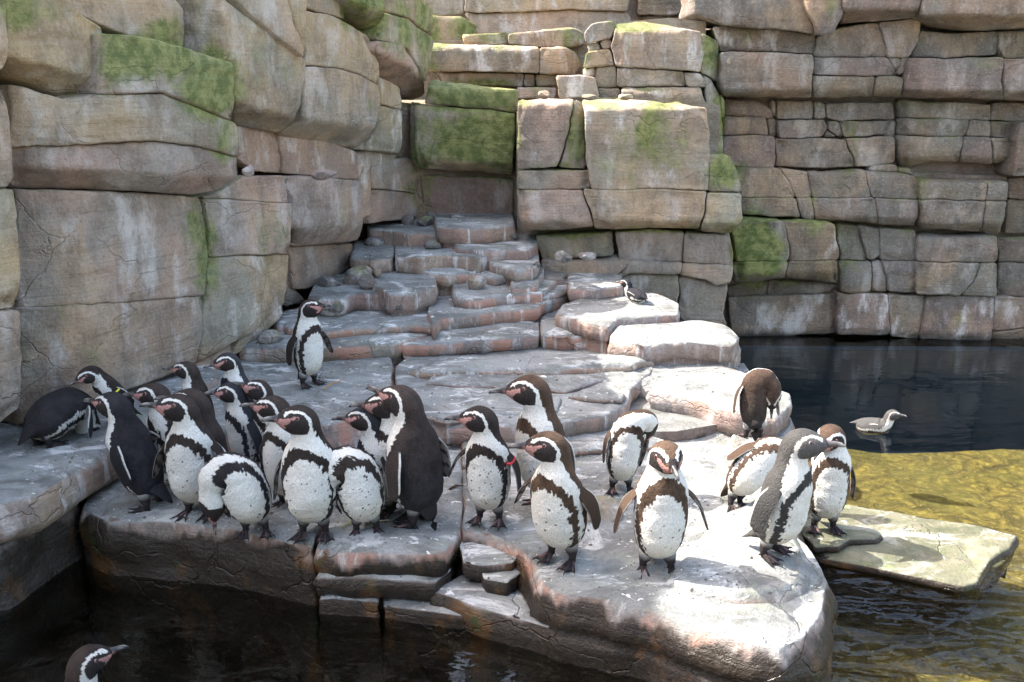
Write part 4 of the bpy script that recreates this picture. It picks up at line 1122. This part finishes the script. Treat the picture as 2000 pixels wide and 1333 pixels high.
    # ---- legs and webbed feet
    if not nofeet:
        blk_ = np.array((.035, .028, .03)); pk = np.array((.20, .12, .12))
        for (xx, yy, fa) in feet:
            an = np.array([xx - .012, yy, .0])
            hip = C[int(.045 / LEN * NS)] + np.array([.0, yy * .75, 0])
            V_, F_ = tubes([hip, an * .6 + hip * .4 + (0, 0, .012), an + (-.004, 0, .034), an + (.002, 0, .014)], [.034, .024, .0145, .0145], 12)
            cL = np.where((V_[:, 2] > .088)[:, None], WHITE * .85, blk_)
            add(V_, F_, cL)
            fd = vdir(90, fa)
            side = np.array([-fd[1], fd[0], 0])
            tips = []
            for k_, (da, ln) in enumerate(((-27, .064), (0, .074), (27, .062))):
                d_ = vdir(90, fa + da)
                p = [an + (0, 0, .014), an + d_ * ln * .35 + (0, 0, .015), an + d_ * ln * .7 + (0, 0, .009), an + d_ * ln + (0, 0, .006)]
                V_, F_ = tubes(p, [.011, .0085, .0065, .005], 8)
                cT = np.where((fbm(V_ * 1, 70, 2, seed) > .22)[:, None], pk, blk_)
                add(V_, F_, cT)
                cl = [an + d_ * (ln - .004) + (0, 0, .008), an + d_ * (ln + .012) + (0, 0, .007), an + d_ * (ln + .019) + (0, 0, .001)]
                V_, F_ = tubes(cl, [.0038, .0026, .0006], 6); add(V_, F_, (.02, .02, .02))
                tips.append(an + d_ * ln)
            # web between the toes
            web = [an - fd * .012]
            web += [an + vdir(90, fa - 48) * .016, tips[0] * .96 + an * .04, (tips[0] + tips[1]) / 2 * .80 + an * .20, tips[1] * .96 + an * .04,
                    (tips[1] + tips[2]) / 2 * .80 + an * .20, tips[2] * .96 + an * .04, an + vdir(90, fa + 48) * .016]
            wv_ = np.array(web); nW = len(wv_)
            topw = wv_ + (0, 0, .009); topw[0, 2] += .004
            botw = wv_.copy(); botw[:, 2] = .0005
            V_ = np.vstack([topw, botw, [an + (0.0, 0, .017)]])
            F_ = [(i, (i + 1) % nW, 2 * nW) for i in range(nW)] + [(i, i + nW, (i + 1) % nW + nW, (i + 1) % nW) for i in range(nW)] + [tuple(range(nW, 2 * nW))[::-1]]
            add(V_, F_, blk_ * 1.2)
            V_, F_ = tubes([an + (0, 0, .016), an - fd * .014 + (0, 0, .010), an - fd * .024 + (0, 0, .004)], [.010, .006, .002], 7); add(V_, F_, blk_)
    V = np.vstack(Vs); FF = [f for g in Fs for f in g]; CC = np.vstack(Cs)
    me = new_mesh('penguin', V, FF, M_FEATHER, colors=np.clip(CC, 0, 1))
    o = link('penguin', me, None, label=label, category='penguin', group='penguins on and around the rocks')
    o.location = P0
    o.rotation_euler = (0, 0, R(yaw - 90))
    o.scale = (scale,) * 3
    # ---- bill
    tip = C[-1] - hf * .008
    L1 = .064
    prof_u = [(-.012, .0185, .0165), (.006, .0165, .0125), (.020, .0135, .0100), (.036, .0120, .0080), (.049, .0100, .0060), (.058, .0062, .0038), (.063, .0016, .0012)]
    pts = []; cc = []; ns_ = 12
    for (a, hgt_, w_) in prof_u:
        hook = -.007 * max(0, (a - .038) / .022) ** 1.6
        for b in range(ns_):
            ph = 2 * math.pi * b / ns_
            pts.append(tip + hf * a * L1 / .058 + hu * (math.sin(ph) * hgt_ * (1 if math.sin(ph) > 0 else .85) + hook) + hs * math.cos(ph) * w_)
            c_ = np.array((.035, .033, .035))
            if .036 <= a <= .05 and rs.uniform() > .35: c_ = np.array((.22, .20, .19))
            if a < .012 and math.sin(ph) < .2 and not juv: c_ = PINK * .8
            if juv: c_ = np.array((.12, .11, .11)) if a < .045 else np.array((.3, .28, .26))
            cc.append(c_)
    nr = len(prof_u)
    F_ = [(a * ns_ + b, (a + 1) * ns_ + b, (a + 1) * ns_ + (b + 1) % ns_, a * ns_ + (b + 1) % ns_) for a in range(nr - 1) for b in range(ns_)]
    F_.append(tuple((nr - 1) * ns_ + b for b in range(ns_))[::-1])
    bm_ = link('bill', new_mesh('bill', np.array(pts), F_, M_HORN, colors=np.array(cc)), o)
    # ---- eyes
    for sg in (1, -1):
        ed = unit(hf * .50 + hs * sg * .80 + hu * .34)
        cand = flatX[hm]; w_ = unit_rows(cand - Hc) @ ed
        e0 = cand[np.argmax(w_)]
        e0 = Hc + (e0 - Hc) * .985
        V_, F_ = tubes([e0 - ed * .004, e0 + ed * .0005, e0 + ed * .0022, e0 + ed * .0030], [.0080, .0078, .0056, .0024], 14)
        ce = np.repeat(np.array([(.5, .25, .23), (.55, .33, .30) if not juv else (.3, .3, .3), (.12, .04, .03), (.005, .005, .005)]), 14, 0)
        link('eye', new_mesh('eye', V_, F_, M_EYE, colors=ce), o)
    if tagc:
        c0, Ss_, Vv_, Dd_ = tag_at
        ring_ = [c0 + Ss_ * math.cos(t) * .014 + Vv_ * math.sin(t) * .036 + Ss_ * .004 for t in np.linspace(0, 2 * math.pi, 17)]
        V_, F_ = tubes(ring_, [.0075] * 17, 8)
        link('wing_band', new_mesh('wing_band', V_, F_, plain('wing_band_plastic', tagc, .35)), o)
    return o
def unit_rows(a): return a / (np.linalg.norm(a, axis=1)[:, None] + 1e-12)

def stand(lean=4, top=2, neck=-4, hpitch=5, haz=0, naz=None):
    """keys of an upright bird: torso lean, chest, neck, then the head turned to haz"""
    return [(0, lean - 6, 0), (.10, lean, 0), (.27, top, 0), (.345, neck, 0 if naz is None else naz), (.40, max(0, neck + 12), haz), (.468, 90 - hpitch, haz), (.56, 90 - hpitch, haz)]

BK = (.038, .034, .036); BL = (.045, .045, .055); BR = (.075, .048, .034); DB = (.055, .040, .034)
P = penguin
# bent bird in the corner on the left ledge
P('dark penguin bent double in the far left corner, its flipper stretched out sideways', (86, 872), .2, 0, 158,
  [(0, 50, 0), (.10, 62, 0), (.22, 84, 0), (0.285, 120, 0), (0.361, 160, 0), (0.437, 175, 0), (.56, 178, 0)], seed=1, scale=1.0, back=BK, fl=((-14, -8), (28, -24, 0)), tail=5, fat=1.02, off=-.05)
P('penguin with a yellow wing band leaning forward on the left ledge', (250, 828), .2, 140, -46,
  [(0, 14, 0), (.1, 26, 0), (.26, 30, 0), (.32, 24, 0), (.385, 36, 0), (.45, 104, 0), (.56, 112, 0)], seed=2, back=DB, fl=((2, 10), (12, -14)), tagc=(.75, .72, .05), tagside=1, fat=.95)
P('blue-black penguin seen from its side at the left end of the front row', (300, 992), 0, 222, -112,
  stand(24, 18, 8, 4, 8), seed=3, back=BL, brown=(.04, .036, .042), fl=((8, 6), (10, 4)), fat=.92, res=1.15)
P('penguin in the second row just right of the side-on bird, bill pointing left', (352, 950), .0, 200, -62, stand(10, 6, 0, 2, -22), seed=4, back=DB, fat=.95)
P('penguin behind the second row by the left wall, long bill raised to the left', (405, 860), .15, 152, -80, stand(12, 8, 2, 6, -8), seed=5, back=DB, fat=.95, pinkface=.8)
P('highest penguin of the left cluster, small white face turned to the camera', (478, 845), .15, 158, -38, stand(10, 6, 0, -2, -14), seed=6, back=BL, fat=.95)
P('front-facing penguin with narrow white belly, third from left along the edge', (388, 1006), 0, 232, -8, stand(3, 2, -2, 14, -55), seed=7, back=DB, fl=((16, -8), (22, -8)), res=1.15, spots=18)
P('penguin half hidden behind the front-facing bird, its bill crossing above that head', (432, 985), .0, 225, -60, stand(12, 8, 0, 8, -26), seed=8, back=DB, fat=.95)
P('black-backed penguin with clean white chest in the middle of the left cluster', (492, 925), .02, 178, -48, stand(9, 6, 0, 2, -30), seed=9, back=BL, fat=.92, spots=4)
P('slim penguin with its bill tipped up at the back right of the left cluster', (532, 925), .02, 178, -55, stand(4, 2, -2, 26, -10), seed=10, back=DB, fat=.85)
P('pink-faced penguin looking left over the shoulder of the big white-fronted one', (566, 990), .0, 212, -25, stand(4, 2, -2, 8, -60), seed=11, back=DB, fat=.95)
P('preening penguin folded to its side, head tucked away beside a bright white belly', (500, 1042), 0, 0, 8,
  [(0, 8, -90), (.10, 12, -90), (.20, 24, -90), (.27, 62, -80), (0.304, 110, -75), (0.361, 160, -90), (0.427, 178, 0), (.56, 172, 0)], seed=12, back=BK, fl=((-14, -4), (4, 6)), scale=.94, fat=1.02, res=1.15, spots=6, pinkface=.5)
P('biggest white-fronted penguin in the centre of the front row, head turned left', (614, 1046), 0, 248, 0, stand(2, 0, -4, 12, -58), seed=13, back=BK, brown=(.05, .036, .03), fl=((13, -4), (13, -4)), res=1.25, spots=10, fat=1.02)
P('penguin looking left with a sleek black cap behind the preening pair', (752, 1000), .0, 205, -58, stand(10, 6, 2, 2, -28), seed=14, back=BL, pinkface=.8)
P('speckled penguin preening with its neck bent over its right shoulder', (716, 1040), 0, 0, 12,
  [(0, 4, -90), (.10, 8, -90), (.20, 16, -90), (.27, 48, -85), (0.304, 90, -85), (0.361, 140, -90), (0.427, 172, -90), (.56, 168, 180)], seed=15, back=DB, fl=((-12, -2), (2, 0)), scale=.96, fat=1.0, res=1.15, spots=34, pinkface=.4)
P('small-headed penguin nose to nose with the big dark-backed one', (782, 1005), 0.0, 236, -35, stand(3, 2, -2, 2, -48), seed=16, back=DB, fat=.9)
P('large penguin with its dark back to the camera, tail over the rock edge', (822, 1024), 0, 258, -128, stand(8, 6, 2, 14, 18), seed=17, back=(.05, .046, .052), brown=(.07, .05, .043), fl=((16, 4), (8, 2)), res=1.25, fat=1.05, tail=20)
P('penguin with a red wing band standing alone right of the big back', (956, 1018), 0, 222, -14, stand(6, 3, -2, 4, -70), seed=18, back=BK, brown=(.05, .036, .03), fl=((14, -10), (30, 6)), tagc=(.65, .03, .04), tagside=1, fat=.92, res=1.15, spots=30)
P('tall brown penguin standing behind the foremost one, bill to the left', (1072, 990), 0, 258, -55, stand(12, 8, 0, 0, -30), seed=19, back=(.08, .055, .042), brown=(.11, .066, .042), fl=((6, 0), (10, 0)), res=1.2, fat=.98)
P('foremost brown-backed penguin with pink bill base stepping at the rock edge', (1100, 1092), 0, 254, -34, stand(14, 10, -4, 4, -48), seed=20, back=(.085, .055, .04), brown=(.13, .08, .05), fl=((10, 8), (34, 0)), res=1.3, fat=1.0, feet=((.03, .05, 10), (.02, -.05, -6)))
P('small penguin hiding its head over its back in the middle of the platform', (1212, 958), .02, 0, 4,
  [(0, 2, 0), (.10, 5, 90), (.24, 10, 90), (0.304, 26, 90), (0.361, 70, 110), (0.408, 120, 130), (0.465, 165, 150), (.56, 170, 160)], seed=21, back=BK, brown=(.10, .06, .04), fl=((0, 0), (2, -6)), scale=.88, fat=.86, spots=8, pinkface=.5)
P('penguin facing the camera at the right front edge, shoulders touched by sunlight', (1284, 1116), 0, 256, 2, stand(3, 2, -2, -8, 6), seed=22, back=(.07, .05, .042), brown=(.16, .10, .065), fl=((26, -4), (22, -4)), res=1.3, fat=.93, band=1.6, feet=((.02, .05, 6), (.0, -.055, -14)))
P('penguin twisted to preen its back on the sunny boulder by the dark water', (1470, 856), .16, 0, -178,
  [(0, 12, 0), (.10, 14, 0), (.22, 10, 0), (.29, 32, -80), (0.323, 80, -90), (0.370, 130, -110), (0.427, 172, -150), (.56, 165, 170)], seed=23, back=(.05, .042, .038), brown=(.13, .08, .055), fl=((10, 0), (18, 0)), scale=.80, fat=.80, tail=5, off=.0, pinkface=.3)
P('brown penguin stooping on the sunlit platform, one flipper trailing to the left', (1436, 990), .0, 0, 12,
  [(0, 22, 90), (.08, 34, 90), (.22, 52, 92), (.29, 85, 95), (0.342, 125, 100), (0.427, 165, 100), (.56, 170, 100)], seed=24, back=(.10, .065, .045), brown=(.15, .09, .06), fl=((-5, 0), (4, 0, 4)), scale=.90, fat=.92, tail=30, off=-.02, feet=((.0, .03, 0), (.02, -.03, -10)))
P('grey juvenile penguin with a plain grey face, bill against its neighbour', (1502, 1082), .035, 250, 50, stand(14, 9, -2, 4, 25), seed=25, back=(.12, .115, .11), brown=(.10, .097, .095), juv=True, fl=((10, 4), (12, 2)), res=1.3, fat=.98, tail=45, base=.058, spots=3)
P('penguin on the wet slab with its bill lowered towards the grey juvenile', (1608, 1034), -.20, 206, -4, stand(4, 2, -4, -28, -42), seed=26, back=(.06, .042, .036), brown=(.13, .08, .055), fl=((8, 4), (12, 0)), res=1.1, fat=.86, spots=8)
P('grey penguin swimming on the dark water at the right', (1690, 836), -.285, 0, 60,
  [(0, 80, 0), (.10, 84, 0), (.26, 76, 0), (0.314, 38, 0), (0.389, 12, 0), (0.427, 30, 0), (0.475, 84, 0), (.56, 88, 0)], seed=27, back=(.17, .17, .17), brown=(.17, .165, .16), juv=True, fl=((-24, -4, -10), (-24, -4, -10)), nofeet=True, scale=.58, base=.015, tail=-6, off=-.10, wet=True)
P('dark penguin lying on its belly at the foot of the middle rock stack', (1244, 591), .345, 0, -150,
  [(0, 78, 0), (.10, 84, 0), (.26, 80, 0), (.32, 45, 20), (.38, 15, 20), (.42, 40, 40), (.47, 86, 40), (.56, 90, 40)], seed=28, back=BL, fl=((-5, -4), (-15, -4)), nofeet=True, scale=.52, base=.07, tail=0, off=-.16)
P('dark-headed penguin surfacing in the black water at the bottom left', (128, 1372), -.285, 0, 122,
  [(0, 66, 0), (.10, 64, 0), (.26, 44, 0), (0.314, 20, 0), (0.389, 8, 0), (0.427, 30, 0), (0.475, 84, 0), (.56, 86, 0)], seed=29, back=DB, nofeet=True, scale=.95, base=-.16, off=-.20, wet=True)
P('solitary upright penguin on the upper left platform looking to the right', (604, 752), .15, 164, 48, stand(6, 4, -3, 14, 20), seed=30, back=DB, fl=((24, -6), (10, 0)), fat=.86, tail=40, spots=5)

# ================================================================== small litter on the rock
def twig(pts, z, r, label, col, cat='twig'):
    w = [at_z(x, y, z) + np.array([0, 0, r * .9 + .004 * (i % 2)]) for i, (x, y) in enumerate(pts)]
    V_, F_ = tubes(w, [r] * (len(w) - 1) + [r * .4], 7)
    link(cat, new_mesh(cat, V_, F_, plain(cat + '_bark', col, .8)), None, label=label, category=cat)
twig([(632, 762), (648, 752), (662, 747), (674, 741)], .155, .004, 'thin orange-brown twig in front of the solitary upright penguin', (.42, .22, .08))
twig([(668, 1032), (690, 1018), (712, 1012)], .004, .0035, 'yellow-green straw on the rock edge between two front penguins', (.42, .42, .14), 'straw')
twig([(724, 1030), (742, 1020), (764, 1017)], .004, .003, 'short pale straw near the feet of the big dark-backed penguin', (.46, .44, .2), 'straw')
twig([(878, 958), (890, 952), (906, 951)], .004, .006, 'small brown stick on the wet platform left of the red-banded penguin', (.09, .05, .03))

# ================================================================== moulted feathers and grit, far too many to count
bpy.context.view_layer.update()
dg_ = bpy.context.evaluated_depsgraph_get()
rs9 = np.random.RandomState(5)
V1, F1, V2, F2 = [], [], [], []
for tries in range(9000):
    px_, py_ = rs9.uniform(60, 1600), rs9.uniform(440, 1180)
    rr_ = unit(rays([(px_, py_)])[0])
    hit, loc, nor, idx, ob, mt_ = scene.ray_cast(dg_, Vector(CP), Vector(rr_))
    if not hit or nor.z < .8 or not ob.name.startswith('stone_slab') or loc.z < -.12: continue
    p = np.array(loc); a = rs9.uniform(0, 6.28); d = np.array([math.cos(a), math.sin(a), 0]); e = np.array([-d[1], d[0], 0])
    if rs9.uniform() < .3 and len(F1) < 4 * 260:
        l, w = rs9.uniform(.006, .014), rs9.uniform(.0015, .0035)
        b = len(V1)
        V1 += [p - d * l + (0, 0, .0015), p + e * w + (0, 0, .004), p + d * l + (0, 0, .002), p - e * w + (0, 0, .0012), p + (0, 0, .0055)]
        F1 += [(b, b + 3, b + 4), (b + 3, b + 2, b + 4), (b + 2, b + 1, b + 4), (b + 1, b, b + 4)]
    elif len(V2) < 800 * 6:
        r_ = rs9.uniform(.0018, .0065) if rs9.uniform() < .93 else rs9.uniform(.007, .013)
        b = len(V2)
        V2 += [p + d * r_, p + e * r_ * .8, p - d * r_, p - e * r_ * .7, p + (0, 0, r_ * .8), p - (0, 0, r_ * .5)]
        for q_ in range(4): F2 += [(b + q_, b + (q_ + 1) % 4, b + 4), (b + (q_ + 1) % 4, b + q_, b + 5)]
link('loose_feathers', new_mesh('loose_feathers', V1, F1, plain('feather_down', (.72, .70, .66), .9)), None, kind='stuff', label='small white moulted feathers scattered over the rock', category='feathers')
link('grit', new_mesh('grit', V2, F2, plain('grit_stone', (.13, .115, .10), .9), smooth=False), None, kind='stuff', label='dark grit and gravel crumbs scattered over the rock', category='gravel')
